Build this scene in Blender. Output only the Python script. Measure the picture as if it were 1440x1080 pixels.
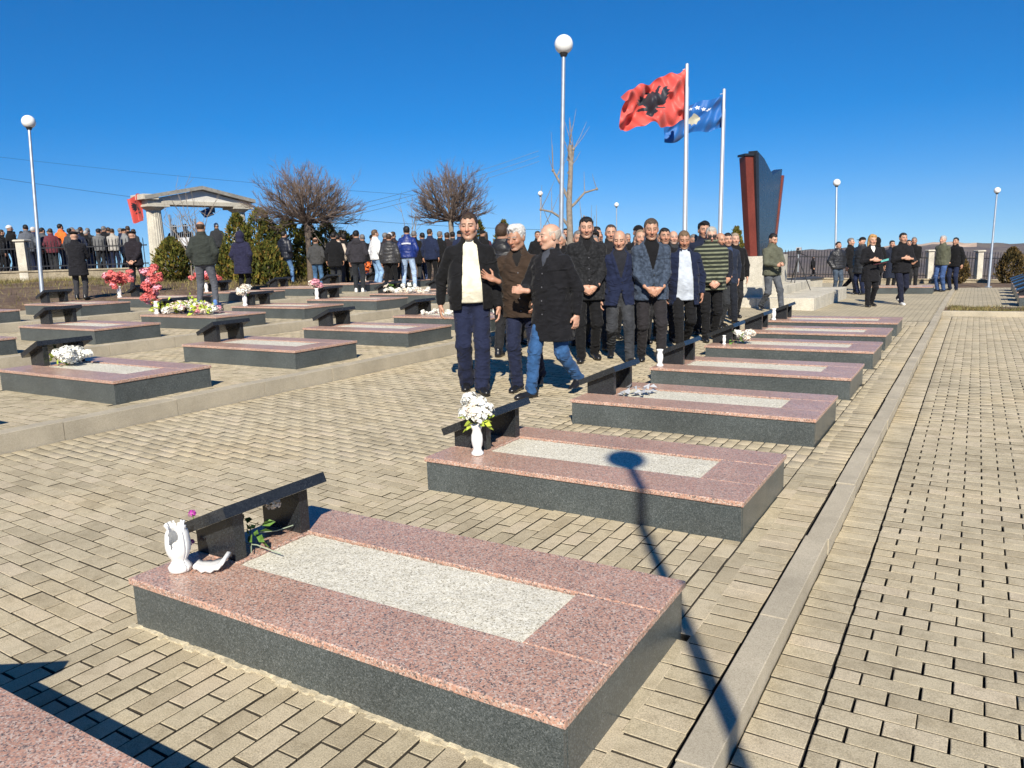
import bpy, math, random
import numpy as np
from mathutils import Vector, Matrix, Quaternion

rng = random.Random(7)
nrg = np.random.default_rng(11)
scene = bpy.context.scene
for o in list(bpy.data.objects):
    bpy.data.objects.remove(o)
COL = scene.collection

# ------------------------------------------------------------------ camera, sky, sun, exposure
cam_d = bpy.data.cameras.new('camera')
cam = bpy.data.objects.new('camera', cam_d)
COL.objects.link(cam)
RIGHT = Vector((0.85465432, 0.51827492, -0.03093705))
UPV = Vector((-0.06216489, 0.16130584, 0.98494464))
FWD = Vector((-0.51546243, 0.83986399, -0.17007924))
EYE = Vector((0, 0, 1.5))
m = Matrix((RIGHT, UPV, -FWD)).transposed().to_4x4()
m.translation = EYE
cam.matrix_world = m
cam_d.sensor_width = 36
cam_d.lens = 26.557
cam_d.clip_start = 0.05
cam_d.clip_end = 12000
scene.camera = cam

SUN_EL = math.radians(36)
SH = Vector((-0.508, 0.861, 0)).normalized()      # where shadows fall
world = bpy.data.worlds.new('World')
scene.world = world
world.use_nodes = True
wn = world.node_tree
wn.nodes.clear()
sky = wn.nodes.new('ShaderNodeTexSky')
sky.sky_type = 'NISHITA'
sky.sun_disc = False
sky.sun_elevation = SUN_EL
sky.sun_rotation = math.atan2(-SH.x, -SH.y)
sky.altitude = 600
sky.air_density = 1.0
sky.dust_density = 0.0
sky.ozone_density = 6.0
bgn = wn.nodes.new('ShaderNodeBackground')
bgn.inputs['Strength'].default_value = 0.075
won = wn.nodes.new('ShaderNodeOutputWorld')
hsv = wn.nodes.new('ShaderNodeHueSaturation')
hsv.inputs['Saturation'].default_value = 1.33
tint = wn.nodes.new('ShaderNodeMix')
tint.data_type = 'RGBA'; tint.blend_type = 'MULTIPLY'
tint.inputs[0].default_value = 1.0
tint.inputs[7].default_value = (0.90, 0.95, 1.04, 1)
tcw = wn.nodes.new('ShaderNodeTexCoord')
lift = wn.nodes.new('ShaderNodeVectorMath'); lift.operation = 'ADD'
lift.inputs[1].default_value = (0, 0, 0.055)
nrm = wn.nodes.new('ShaderNodeVectorMath'); nrm.operation = 'NORMALIZE'
wn.links.new(tcw.outputs['Generated'], lift.inputs[0])
wn.links.new(lift.outputs[0], nrm.inputs[0])
wn.links.new(nrm.outputs[0], sky.inputs['Vector'])
wn.links.new(sky.outputs[0], tint.inputs[6])
wn.links.new(tint.outputs[2], hsv.inputs['Color'])
wn.links.new(hsv.outputs[0], bgn.inputs['Color'])
wn.links.new(bgn.outputs[0], won.inputs['Surface'])

sun_d = bpy.data.lights.new('sun', 'SUN')
sun_d.energy = 5.0
sun_d.angle = math.radians(0.53)
sun_d.color = (1.0, 0.93, 0.80)
sun = bpy.data.objects.new('sun', sun_d)
COL.objects.link(sun)
SUN_DIR = Vector((SH.x * math.cos(SUN_EL), SH.y * math.cos(SUN_EL), -math.sin(SUN_EL)))
sun.rotation_euler = SUN_DIR.to_track_quat('-Z', 'Y').to_euler()
sun.location = (0, 0, 30)

vs = scene.view_settings
vs.view_transform = 'Standard'
vs.look = 'None'
vs.exposure = 0.56
vs.gamma = 1.0
scene.render.resolution_x = 1024
scene.render.resolution_y = 768

G_UP = Vector((0.0175, 0.0305, 0.999)).normalized()     # the site lies on a slight slope
UPQ = Vector((0, 0, 1)).rotation_difference(G_UP)
FACE = math.atan2(0.51546, 0.83986)                      # heading of someone facing the viewer

# ------------------------------------------------------------------ materials
MATS = {}
def nodes_of(name):
    mt = bpy.data.materials.new(name)
    mt.use_nodes = True
    nt = mt.node_tree
    return mt, nt, nt.nodes['Principled BSDF']

def N(nt, t, **k):
    n = nt.nodes.new(t)
    for a, v in k.items():
        if a in n.inputs.keys():
            n.inputs[a].default_value = v
        else:
            setattr(n, a, v)
    return n

def ramp(nt, src, stops):
    r = nt.nodes.new('ShaderNodeValToRGB')
    el = r.color_ramp.elements
    el[0].position, el[0].color = stops[0][0], (*stops[0][1], 1)
    el[1].position, el[1].color = stops[-1][0], (*stops[-1][1], 1)
    for p, c in stops[1:-1]:
        e = el.new(p)
        e.color = (*c, 1)
    nt.links.new(src, r.inputs[0])
    return r.outputs[0]

def mixc(nt, fac, a, b, mode='MIX'):
    mx = nt.nodes.new('ShaderNodeMix')
    mx.data_type = 'RGBA'
    mx.blend_type = mode
    for s, v in ((0, fac), (6, a), (7, b)):
        if hasattr(v, 'is_linked') or isinstance(v, bpy.types.NodeSocket):
            nt.links.new(v, mx.inputs[s])
        elif isinstance(v, (int, float)):
            mx.inputs[s].default_value = v
        else:
            mx.inputs[s].default_value = (*v, 1)
    return mx.outputs[2]

def bump(nt, b, src, strength, dist=0.01):
    n = nt.nodes.new('ShaderNodeBump')
    n.inputs['Strength'].default_value = strength
    n.inputs['Distance'].default_value = dist
    nt.links.new(src, n.inputs['Height'])
    nt.links.new(n.outputs[0], b.inputs['Normal'])
    return n

def wpos(nt):
    return nt.nodes.new('ShaderNodeNewGeometry').outputs['Position']

def ocoord(nt):
    return nt.nodes.new('ShaderNodeTexCoord').outputs['Object']

def noise(nt, vec, scale, detail=4, rough=0.6, out=0):
    n = N(nt, 'ShaderNodeTexNoise', Scale=scale, Detail=detail, Roughness=rough)
    nt.links.new(vec, n.inputs['Vector'])
    return n.outputs[out]

def simple(name, col, rough=0.7, var=0.15, scale=20, bstr=0.15, bscale=120, metal=0, spec=0.5, coat=0):
    if name in MATS:
        return MATS[name]
    mt, nt, b = nodes_of(name)
    v = ocoord(nt)
    n = noise(nt, v, scale)
    lo = tuple(c * (1 - var) for c in col)
    hi = tuple(min(1, c * (1 + var)) for c in col)
    nt.links.new(ramp(nt, n, [(0.3, lo), (0.7, hi)]), b.inputs['Base Color'])
    b.inputs['Roughness'].default_value = rough
    b.inputs['Metallic'].default_value = metal
    b.inputs['Specular IOR Level'].default_value = spec
    b.inputs['Coat Weight'].default_value = coat
    if bstr:
        bump(nt, b, noise(nt, v, bscale, 3), bstr, 0.004)
    MATS[name] = mt
    return mt

def mat_paver():
    mt, nt, b = nodes_of('concrete_paver')
    g = nt.nodes.new('ShaderNodeNewGeometry')
    oi = nt.nodes.new('ShaderNodeObjectInfo')
    add = N(nt, 'ShaderNodeMath', operation='ADD')
    nt.links.new(g.outputs['Random Per Island'], add.inputs[0])
    nt.links.new(oi.outputs['Random'], add.inputs[1])
    fr = N(nt, 'ShaderNodeMath', operation='FRACT')
    nt.links.new(add.outputs[0], fr.inputs[0])
    p = g.outputs['Position']
    tone = ramp(nt, fr.outputs[0], [(0, (0.41, 0.350, 0.243)), (0.35, (0.49, 0.422, 0.296)), (0.7, (0.52, 0.45, 0.316)), (1, (0.55, 0.468, 0.34))])
    big = ramp(nt, noise(nt, p, 0.9, 5), [(0.3, (0.80, 0.80, 0.79)), (0.5, (1, 1, 1)), (0.72, (1.04, 1.0, 0.93))])
    c1 = mixc(nt, 1.0, tone, big, 'MULTIPLY')
    fine = ramp(nt, noise(nt, p, 210, 3, 0.8), [(0.34, (0.50, 0.48, 0.44)), (0.5, (1, 1, 1)), (0.66, (1.34, 1.32, 1.27))])
    c2 = mixc(nt, 0.75, c1, fine, 'MULTIPLY')
    dirt = ramp(nt, noise(nt, p, 14, 6, 0.7), [(0.36, (0.66, 0.64, 0.60)), (0.52, (1, 1, 1))])
    c3 = mixc(nt, 0.5, c2, dirt, 'MULTIPLY')
    nt.links.new(c3, b.inputs['Base Color'])
    b.inputs['Roughness'].default_value = 0.9
    b.inputs['Specular IOR Level'].default_value = 0.2
    bump(nt, b, noise(nt, p, 190, 4, 0.75), 0.8, 0.004)
    return mt

def mat_speckle(name, cols, scale, rough, rough2=None, bstr=0.0, stain=0.2, coat=0.0, spec=0.25):
    """granite: crystals of a few colours"""
    mt, nt, b = nodes_of(name)
    p = wpos(nt)
    vo = N(nt, 'ShaderNodeTexVoronoi', Scale=scale)
    wob = noise(nt, p, scale * 0.6, 2, 0.5, 1)
    ad = N(nt, 'ShaderNodeVectorMath', operation='MULTIPLY_ADD')
    ad.inputs[1].default_value = (0.012,) * 3
    nt.links.new(wob, ad.inputs[0])
    nt.links.new(p, ad.inputs[2])
    nt.links.new(ad.outputs[0], vo.inputs['Vector'])
    sep = nt.nodes.new('ShaderNodeSeparateColor')
    nt.links.new(vo.outputs['Color'], sep.inputs[0])
    c = ramp(nt, sep.outputs[0], cols)
    st = ramp(nt, noise(nt, p, 2.2, 6, 0.65), [(0.3, (1 - stain, 1 - stain, 1 - stain)), (0.6, (1, 1, 1)), (0.8, (1 + stain * .6,) * 3)])
    nt.links.new(mixc(nt, 1.0, c, st, 'MULTIPLY'), b.inputs['Base Color'])
    rr = nt.nodes.new('ShaderNodeMapRange')
    rr.inputs[3].default_value = rough
    rr.inputs[4].default_value = rough2 if rough2 else rough
    nt.links.new(noise(nt, p, 5, 4), rr.inputs[0])
    nt.links.new(rr.outputs[0], b.inputs['Roughness'])
    b.inputs['Specular IOR Level'].default_value = spec
    if bstr:
        bump(nt, b, sep.outputs[1], bstr, 0.004)
    return mt

M_PAVER = mat_paver()
M_PINK = mat_speckle('pink_granite', [(0, (0.085, 0.075, 0.070)), (0.18, (0.27, 0.20, 0.175)), (0.34, (0.45, 0.25, 0.18)), (0.6, (0.54, 0.295, 0.205)), (0.82, (0.52, 0.37, 0.29)), (1, (0.62, 0.52, 0.45))], 200, 0.24, 0.46, spec=.36)
M_DARK = mat_speckle('dark_granite', [(0, (0.036, 0.045, 0.045)), (0.5, (0.070, 0.082, 0.082)), (0.85, (0.10, 0.113, 0.113)), (1, (0.165, 0.18, 0.178))], 260, 0.22, 0.42, stain=0.3, spec=.5)
M_TAB = mat_speckle('black_granite', [(0, (0.010, 0.011, 0.013)), (0.6, (0.020, 0.022, 0.025)), (1, (0.045, 0.05, 0.055))], 300, 0.20, 0.34, stain=0.2, spec=.45)
M_GRAVEL = mat_speckle('pale_gravel', [(0, (0.26, 0.235, 0.18)), (0.14, (0.52, 0.48, 0.38)), (0.6, (0.70, 0.66, 0.54)), (1, (0.80, 0.77, 0.67))], 180, 0.9, 0.95, bstr=0.6, stain=0.12)
M_STAINED = mat_speckle('stained_stone', [(0, (0.20, 0.165, 0.11)), (0.5, (0.32, 0.27, 0.19)), (1, (0.42, 0.36, 0.26))], 60, 0.85, 0.95, bstr=0.4, stain=0.45)
M_KERB = mat_speckle('concrete_kerb', [(0, (0.33, 0.285, 0.21)), (0.5, (0.48, 0.42, 0.315)), (1, (0.56, 0.50, 0.385))], 420, 0.85, 0.95, bstr=0.35, stain=0.25)
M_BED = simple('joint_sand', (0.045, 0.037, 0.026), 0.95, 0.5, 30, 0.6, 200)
M_MORTAR = simple('crumbling_mortar', (0.46, 0.40, 0.28), 0.95, 0.35, 40, 0.9, 160)
M_STONE = mat_speckle('pale_stone', [(0, (0.40, 0.365, 0.285)), (0.5, (0.56, 0.52, 0.43)), (1, (0.66, 0.62, 0.53))], 110, 0.7, 0.9, bstr=0.3, stain=0.3)
M_POLE = simple('galvanised_steel', (0.42, 0.46, 0.50), 0.42, 0.12, 8, 0.05, 60, metal=0.55)
M_POLEW = simple('silver_paint', (0.46, 0.49, 0.53), 0.40, 0.06, 8, 0.03, 60, metal=0.3)
M_GLOBE = simple('opal_globe', (0.82, 0.82, 0.80), 0.25, 0.02, 5, 0.0)
M_BLACKM = simple('black_metal', (0.018, 0.018, 0.020), 0.45, 0.2, 30, 0.1, 90)
M_WHITEV = simple('white_ceramic', (0.80, 0.79, 0.76), 0.30, 0.05, 20, 0.05, 90)
M_BARK = simple('bark', (0.115, 0.088, 0.068), 0.9, 0.35, 25, 0.6, 90)
M_TWIG = simple('twig', (0.135, 0.098, 0.078), 0.85, 0.3, 9, 0.2, 90)
M_GBARK = simple('grey_bark', (0.22, 0.185, 0.15), 0.85, 0.3, 15, 0.4, 90)
M_LEAF = simple('green_leaf', (0.10, 0.20, 0.035), 0.55, 0.35, 40, 0.1, 90)
M_LIME = simple('lime_leaf', (0.42, 0.52, 0.06), 0.55, 0.25, 40, 0.1, 90)
M_WPET = simple('white_petal', (0.78, 0.77, 0.70), 0.7, 0.08, 60, 0.1, 90)
M_CPET = simple('cream_petal', (0.72, 0.62, 0.50), 0.7, 0.12, 60, 0.1, 90)
M_RPET = simple('coral_petal', (0.62, 0.13, 0.12), 0.65, 0.35, 30, 0.1, 90)
M_PPET = simple('pink_petal', (0.70, 0.30, 0.36), 0.65, 0.2, 30, 0.1, 90)
M_BPET = simple('blue_petal', (0.05, 0.25, 0.60), 0.65, 0.2, 30, 0.1, 90)
M_OPET = simple('orange_petal', (0.75, 0.16, 0.03), 0.65, 0.2, 30, 0.1, 90)
M_MPET = simple('magenta_petal', (0.45, 0.04, 0.35), 0.65, 0.2, 30, 0.1, 90)

def mat_foliage(name, cols):
    mt, nt, b = nodes_of(name)
    g = nt.nodes.new('ShaderNodeNewGeometry')
    c = ramp(nt, g.outputs['Random Per Island'], cols)
    n = ramp(nt, noise(nt, g.outputs['Position'], 2.2, 3), [(0.35, (0.55, 0.6, 0.5)), (0.65, (1.25, 1.15, 1.0))])
    nt.links.new(mixc(nt, 1.0, c, n, 'MULTIPLY'), b.inputs['Base Color'])
    b.inputs['Roughness'].default_value = 0.75
    b.inputs['Specular IOR Level'].default_value = 0.25
    return mt
M_THUJA = mat_foliage('thuja_foliage', [(0, (0.030, 0.045, 0.012)), (0.4, (0.085, 0.098, 0.018)), (0.75, (0.15, 0.145, 0.025)), (1, (0.20, 0.115, 0.03))])
M_BROWNTH = mat_foliage('browned_foliage', [(0, (0.030, 0.026, 0.012)), (0.5, (0.085, 0.062, 0.022)), (1, (0.17, 0.11, 0.04))])
M_GRASS = mat_foliage('dry_grass', [(0, (0.09, 0.075, 0.03)), (0.5, (0.22, 0.18, 0.08)), (0.8, (0.30, 0.25, 0.12)), (1, (0.12, 0.15, 0.03))])

def mat_earth():
    mt, nt, b = nodes_of('bare_earth')
    p = wpos(nt)
    a = ramp(nt, noise(nt, p, 1.3, 8, 0.7), [(0.3, (0.075, 0.045, 0.030)), (0.5, (0.15, 0.098, 0.065)), (0.68, (0.25, 0.20, 0.115))])
    f = ramp(nt, noise(nt, p, 18, 5, 0.7), [(0.3, (0.6, 0.58, 0.55)), (0.7, (1.25, 1.22, 1.15))])
    nt.links.new(mixc(nt, 1.0, a, f, 'MULTIPLY'), b.inputs['Base Color'])
    b.inputs['Roughness'].default_value = 0.95
    bump(nt, b, noise(nt, p, 7, 8, 0.7), 0.9, 0.08)
    return mt
M_EARTH = mat_earth()

def mat_farpave():
    """paving too far off to tell the pieces apart"""
    mt, nt, b = nodes_of('far_paving')
    p = wpos(nt)
    br = N(nt, 'ShaderNodeTexBrick', Scale=1.0)
    br.inputs['Mortar Size'].default_value = 0.006
    br.inputs['Brick Width'].default_value = 0.2
    br.inputs['Row Height'].default_value = 0.1
    br.inputs['Color1'].default_value = (0.51, 0.44, 0.31, 1)
    br.inputs['Color2'].default_value = (0.44, 0.38, 0.268, 1)
    br.inputs['Mortar'].default_value = (0.07, 0.06, 0.045, 1)
    nt.links.new(p, br.inputs['Vector'])
    n = ramp(nt, noise(nt, p, 1.2, 6), [(0.3, (0.78, 0.78, 0.76)), (0.7, (1.08, 1.06, 1.0))])
    nt.links.new(mixc(nt, 1.0, br.outputs[0], n, 'MULTIPLY'), b.inputs['Base Color'])
    b.inputs['Roughness'].default_value = 0.9
    bump(nt, b, br.outputs[1], -0.6, 0.006)
    return mt
M_FARPAVE = mat_farpave()

def mat_hill():
    mt, nt, b = nodes_of('winter_hillside')
    p = wpos(nt)
    a = ramp(nt, noise(nt, p, 0.008, 8, 0.65), [(0.3, (0.060, 0.046, 0.040)), (0.48, (0.105, 0.075, 0.062)), (0.62, (0.16, 0.125, 0.085)), (0.75, (0.22, 0.17, 0.11))])
    f = ramp(nt, noise(nt, p, 0.09, 5, 0.7), [(0.35, (0.6, 0.6, 0.6)), (0.65, (1.15, 1.12, 1.1))])
    nt.links.new(mixc(nt, 1.0, a, f, 'MULTIPLY'), b.inputs['Base Color'])
    b.inputs['Roughness'].default_value = 1.0
    return mt
M_HILL = mat_hill()
M_QUARRY = simple('bare_quarry_soil', (0.50, 0.36, 0.25), 1.0, 0.25, 0.05, 0.0)

# ------------------------------------------------------------------ mesh helpers
def link(o, parent=None):
    COL.objects.link(o)
    if parent is not None:
        o.parent = parent
    return o

def mesh_from(name, v, f, mat=None, smooth=False, mi=None):
    me = bpy.data.meshes.new(name)
    v = np.asarray(v, dtype=np.float32).reshape(-1, 3)
    if isinstance(f, np.ndarray) and f.ndim == 2:
        k = f.shape[1]
        me.vertices.add(len(v))
        me.vertices.foreach_set('co', v.ravel())
        me.loops.add(f.size)
        me.loops.foreach_set('vertex_index', f.ravel().astype(np.int32))
        me.polygons.add(len(f))
        me.polygons.foreach_set('loop_start', np.arange(0, f.size, k, dtype=np.int32))
        me.polygons.foreach_set('loop_total', np.full(len(f), k, dtype=np.int32))
        me.update(calc_edges=True)
    else:
        me.from_pydata([tuple(map(float, q)) for q in v], [], f)
        me.update()
    if mat is not None:
        for q in (mat if isinstance(mat, (list, tuple)) else [mat]):
            me.materials.append(q)
    if mi is not None:
        me.polygons.foreach_set('material_index', np.asarray(mi, dtype=np.int32))
    if smooth:
        me.polygons.foreach_set('use_smooth', np.ones(len(me.polygons), dtype=bool))
    return me

def obj(name, me, parent=None, loc=None, rot=None):
    o = bpy.data.objects.new(name, me)
    link(o, parent)
    if loc is not None:
        o.location = loc
    if rot is not None:
        o.rotation_euler = rot
    return o

def tag(o, label=None, cat=None, group=None, kind=None):
    if label: o['label'] = label
    if cat: o['category'] = cat
    if group: o['group'] = group
    if kind: o['kind'] = kind
    return o

def thing(name, loc, label, cat, group=None, rz=0, upright=False):
    o = bpy.data.objects.new(name, None)
    o.empty_display_size = 0.1
    link(o)
    o.location = loc
    if upright:
        o.rotation_mode = 'QUATERNION'
        o.rotation_quaternion = UPQ @ Quaternion((0, 0, 1), rz)
    else:
        o.rotation_euler = (0, 0, rz)
    return tag(o, label, cat, group)

class MB:
    """collects shapes into one mesh"""
    def __init__(s):
        s.v, s.f, s.mi = [], [], []
    def add(s, v, f, mi=0):
        n = len(s.v)
        s.v += [tuple(q) for q in v]
        s.f += [tuple(i + n for i in q) for q in f]
        s.mi += [mi] * len(f)
        return s
    def hexa(s, b, t, mi=0):
        return s.add(list(b) + list(t), [(3, 2, 1, 0), (4, 5, 6, 7), (0, 1, 5, 4), (1, 2, 6, 5), (2, 3, 7, 6), (3, 0, 4, 7)], mi)
    def box(s, x0, x1, y0, y1, z0, z1, bev=0.0, mi=0):
        if bev <= 0:
            return s.hexa([(x0, y0, z0), (x1, y0, z0), (x1, y1, z0), (x0, y1, z0)], [(x0, y0, z1), (x1, y0, z1), (x1, y1, z1), (x0, y1, z1)], mi)
        b = bev
        def ring(d, z): return [(x0 + d, y0 + d, z), (x1 - d, y0 + d, z), (x1 - d, y1 - d, z), (x0 + d, y1 - d, z)]
        v = ring(b, z0) + ring(0, z0 + b) + ring(0, z1 - b) + ring(b, z1)
        f = [(3, 2, 1, 0), (12, 13, 14, 15)]
        for k in range(3):
            for i in range(4):
                j = (i + 1) % 4
                f.append((4 * k + i, 4 * k + j, 4 * k + 4 + j, 4 * k + 4 + i))
        return s.add(v, f, mi)
    def tube(s, pts, rad, n=6, cap=True, mi=0):
        pts = [Vector(p) for p in pts]
        if not hasattr(rad, '__len__'): rad = [rad] * len(pts)
        vs_, fs = [], []
        ref = None
        for i, p in enumerate(pts):
            d = (pts[min(i + 1, len(pts) - 1)] - pts[max(i - 1, 0)])
            d = d.normalized() if d.length > 1e-9 else Vector((0, 0, 1))
            if ref is None:
                ref = Vector((1, 0, 0)) if abs(d.x) < 0.9 else Vector((0, 1, 0))
            a = d.cross(ref).normalized()
            b = d.cross(a).normalized()
            ref = -b if False else ref
            for k in range(n):
                t = 2 * math.pi * k / n
                vs_.append(p + (a * math.cos(t) + b * math.sin(t)) * rad[i])
        for i in range(len(pts) - 1):
            for k in range(n):
                j = (k + 1) % n
                fs.append((i * n + k, (i + 1) * n + k, (i + 1) * n + j, i * n + j))
        if cap:
            fs.append(tuple(range(n)))
            fs.append(tuple(reversed(range((len(pts) - 1) * n, len(pts) * n))))
        return s.add(vs_, fs, mi)
    def lathe(s, prof, n=20, c=(0, 0, 0), mi=0):
        v, f = [], []
        for r, z in prof:
            for k in range(n):
                t = 2 * math.pi * k / n
                v.append((c[0] + r * math.cos(t), c[1] + r * math.sin(t), c[2] + z))
        for i in range(len(prof) - 1):
            for k in range(n):
                j = (k + 1) % n
                f.append((i * n + k, i * n + j, (i + 1) * n + j, (i + 1) * n + k))
        f.append(tuple(reversed(range(n))))
        f.append(tuple(range((len(prof) - 1) * n, len(prof) * n)))
        return s.add(v, f, mi)
    def sphere(s, c, r, n=12, mi=0):
        rr = r if hasattr(r, '__len__') else (r, r, r)
        v, f = [], []
        h = n // 2 + 1
        for i in range(h + 1):
            a = math.pi * i / h
            for k in range(n):
                t = 2 * math.pi * k / n
                v.append((c[0] + rr[0] * math.sin(a) * math.cos(t), c[1] + rr[1] * math.sin(a) * math.sin(t), c[2] + rr[2] * math.cos(a)))
        for i in range(h):
            for k in range(n):
                j = (k + 1) % n
                f.append((i * n + k, (i + 1) * n + k, (i + 1) * n + j, i * n + j))
        return s.add(v, f, mi)
    def mesh(s, name, mat, smooth=False):
        return mesh_from(name, s.v, s.f, mat, smooth, s.mi if any(s.mi) else None)
    def build(s, name, mat, parent=None, smooth=False, loc=None):
        return obj(name, s.mesh(name, mat, smooth), parent, loc)

def smooth_angle(o, deg=40):
    me = o.data
    me.polygons.foreach_set('use_smooth', np.ones(len(me.polygons), dtype=bool))
    try:
        me.set_sharp_from_angle(angle=math.radians(deg))
    except Exception:
        pass

# ------------------------------------------------------------------ terrain
def smoothstep(a, b, x):
    t = min(1, max(0, (x - a) / (b - a)))
    return t * t * (3 - 2 * t)

def terr(x, y):
    if x > -3.1: z = 0.0
    elif x > -6.25: z = 0.13 * (-3.1 - x) / 3.15
    elif x > -10.25: z = 0.27
    elif x > -14.3: z = 0.42
    elif x > -18.4: z = 0.57
    else: z = 0.70 + min(0.35, 0.05 * (-18.4 - x)) + 0.28 * smoothstep(28.4, 29.6, -0.515 * x + 0.84 * y) * smoothstep(-22, -26, x)
    w = min(1, max(0, (x + 14) / 7.75))
    return z - 0.0006 * max(0, y - 13) ** 2 * w

def far_level(x, y):
    return -7.0 - 0.0175 * x - 0.0305 * y

def build_ground():
    xs = [-4000, -2200, -1200, -600, -300, -160, -100, -75] + [-60 + 0.75 * i for i in range(57)] + list(np.arange(-17.25, -6.0, 0.75)) + list(np.arange(-6, 12, 1.0)) + [14, 18, 24, 34, 50, 80, 140, 300, 700, 1500, 3000, 5000]
    ys = [-3000, -1000, -300, -100, -40, -20, -10] + list(np.arange(-5, 50, 0.8)) + [52, 56, 62, 70, 84, 110, 160, 300, 600, 1200, 2400, 5000]
    v = []
    for y in ys:
        for x in xs:
            # the paved site is lower here than its paving
            zt = terr(x, y) if x < -18.6 else min(terr(x - 0.8, y), terr(x + 0.8, y)) - 0.16
            if x > -18.6 and y > 27:
                zt += 0.16 * smoothstep(33, 36, y)
            if x < -18.6:
                zt += 0.03 * math.sin(x * 1.9 + y * 0.7) * math.sin(y * 1.3) + 0.02 * rng.uniform(-1, 1)
            d = max(0, -44 - x, x - 14, y - 44, -14 - y)
            t = smoothstep(0, 70, d)
            v.append((x, y, zt * (1 - t) + far_level(x, y) * t))
    nx = len(xs)
    f = np.array([(j * nx + i, j * nx + i + 1, (j + 1) * nx + i + 1, (j + 1) * nx + i) for j in range(len(ys) - 1) for i in range(nx - 1)])
    o = obj('ground', mesh_from('ground', v, f, M_EARTH, True))
    tag(o, 'bare brown earth and dry ground around the paved cemetery', kind='structure')
build_ground()

def build_hills():
    prof = [(48, -.9), (32.32, -.777), (21.76, -.573), (13.74, -.505), (8.15, -.331), (5.51, -.319), (3.0, -.168), (1.19, -.139), (-.39, -.30), (-2.09, -.33), (-3.91, -.45), (-9.8, -.5), (-18.66, -.9), (-40, -1.3)]
    az = np.array([-p[0] for p in prof]); el = np.array([p[1] for p in prof])
    v = []
    cols = np.arange(-48, 40.01, .35)
    rows = 16
    for j in range(rows + 1):
        t = j / rows
        for a in cols:
            d = 1100 + 1100 * t
            top = np.interp(a, az, el) + .035 * math.sin(a * 2.3) + .025 * math.sin(a * 5.1 + 2)
            x, y = math.sin(math.radians(a)), math.cos(math.radians(a))
            zr = 1.5 + 2200 * math.tan(math.radians(top))
            z0 = far_level(x * d, y * d)
            k = smoothstep(0, 1, t) * (0.93 + 0.07 * math.sin(a * .8 + t * 5)) + .03 * math.sin(a * 3.2 + t * 9) * t * (1 - t) * 4
            v.append((x * d, y * d, z0 * (1 - k) + zr * k if j < rows else zr))
    n = len(cols)
    for a in cols:
        x, y = math.sin(math.radians(a)) * 3400, math.cos(math.radians(a)) * 3400
        v.append((x, y, far_level(x, y) - 20))
    f = []; mi = []
    for j in range(rows + 1):
        for i in range(n - 1):
            q = j * n + i
            f.append((q, q + n, q + n + 1, q + 1))
            a = cols[i]
            mi.append(1 if (j in (rows - 1, rows - 2) and -6.2 < a < -.2) and (j == rows - 1 or -4.6 < a < -1.4) else 0)
    o = obj('hills', mesh_from('hills', v, np.array(f), [M_HILL, M_QUARRY], True, mi))
    tag(o, 'long brown wooded hill with a pale quarried crest', kind='structure')
build_hills()

# ------------------------------------------------------------------ paving
PX, PY = 0.0915, 0.0
LONG, SHORT = 0.1905, 0.0915
def in_view(x, y, z=0):
    d = Vector((x, y, z)) - EYE
    w = d.dot(FWD)
    if w < 0.6: return None
    u = d.dot(RIGHT) / w; t = d.dot(UPV) / w
    if abs(u) < 0.70 and -0.54 < t < 0.53: return w
    return None

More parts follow.
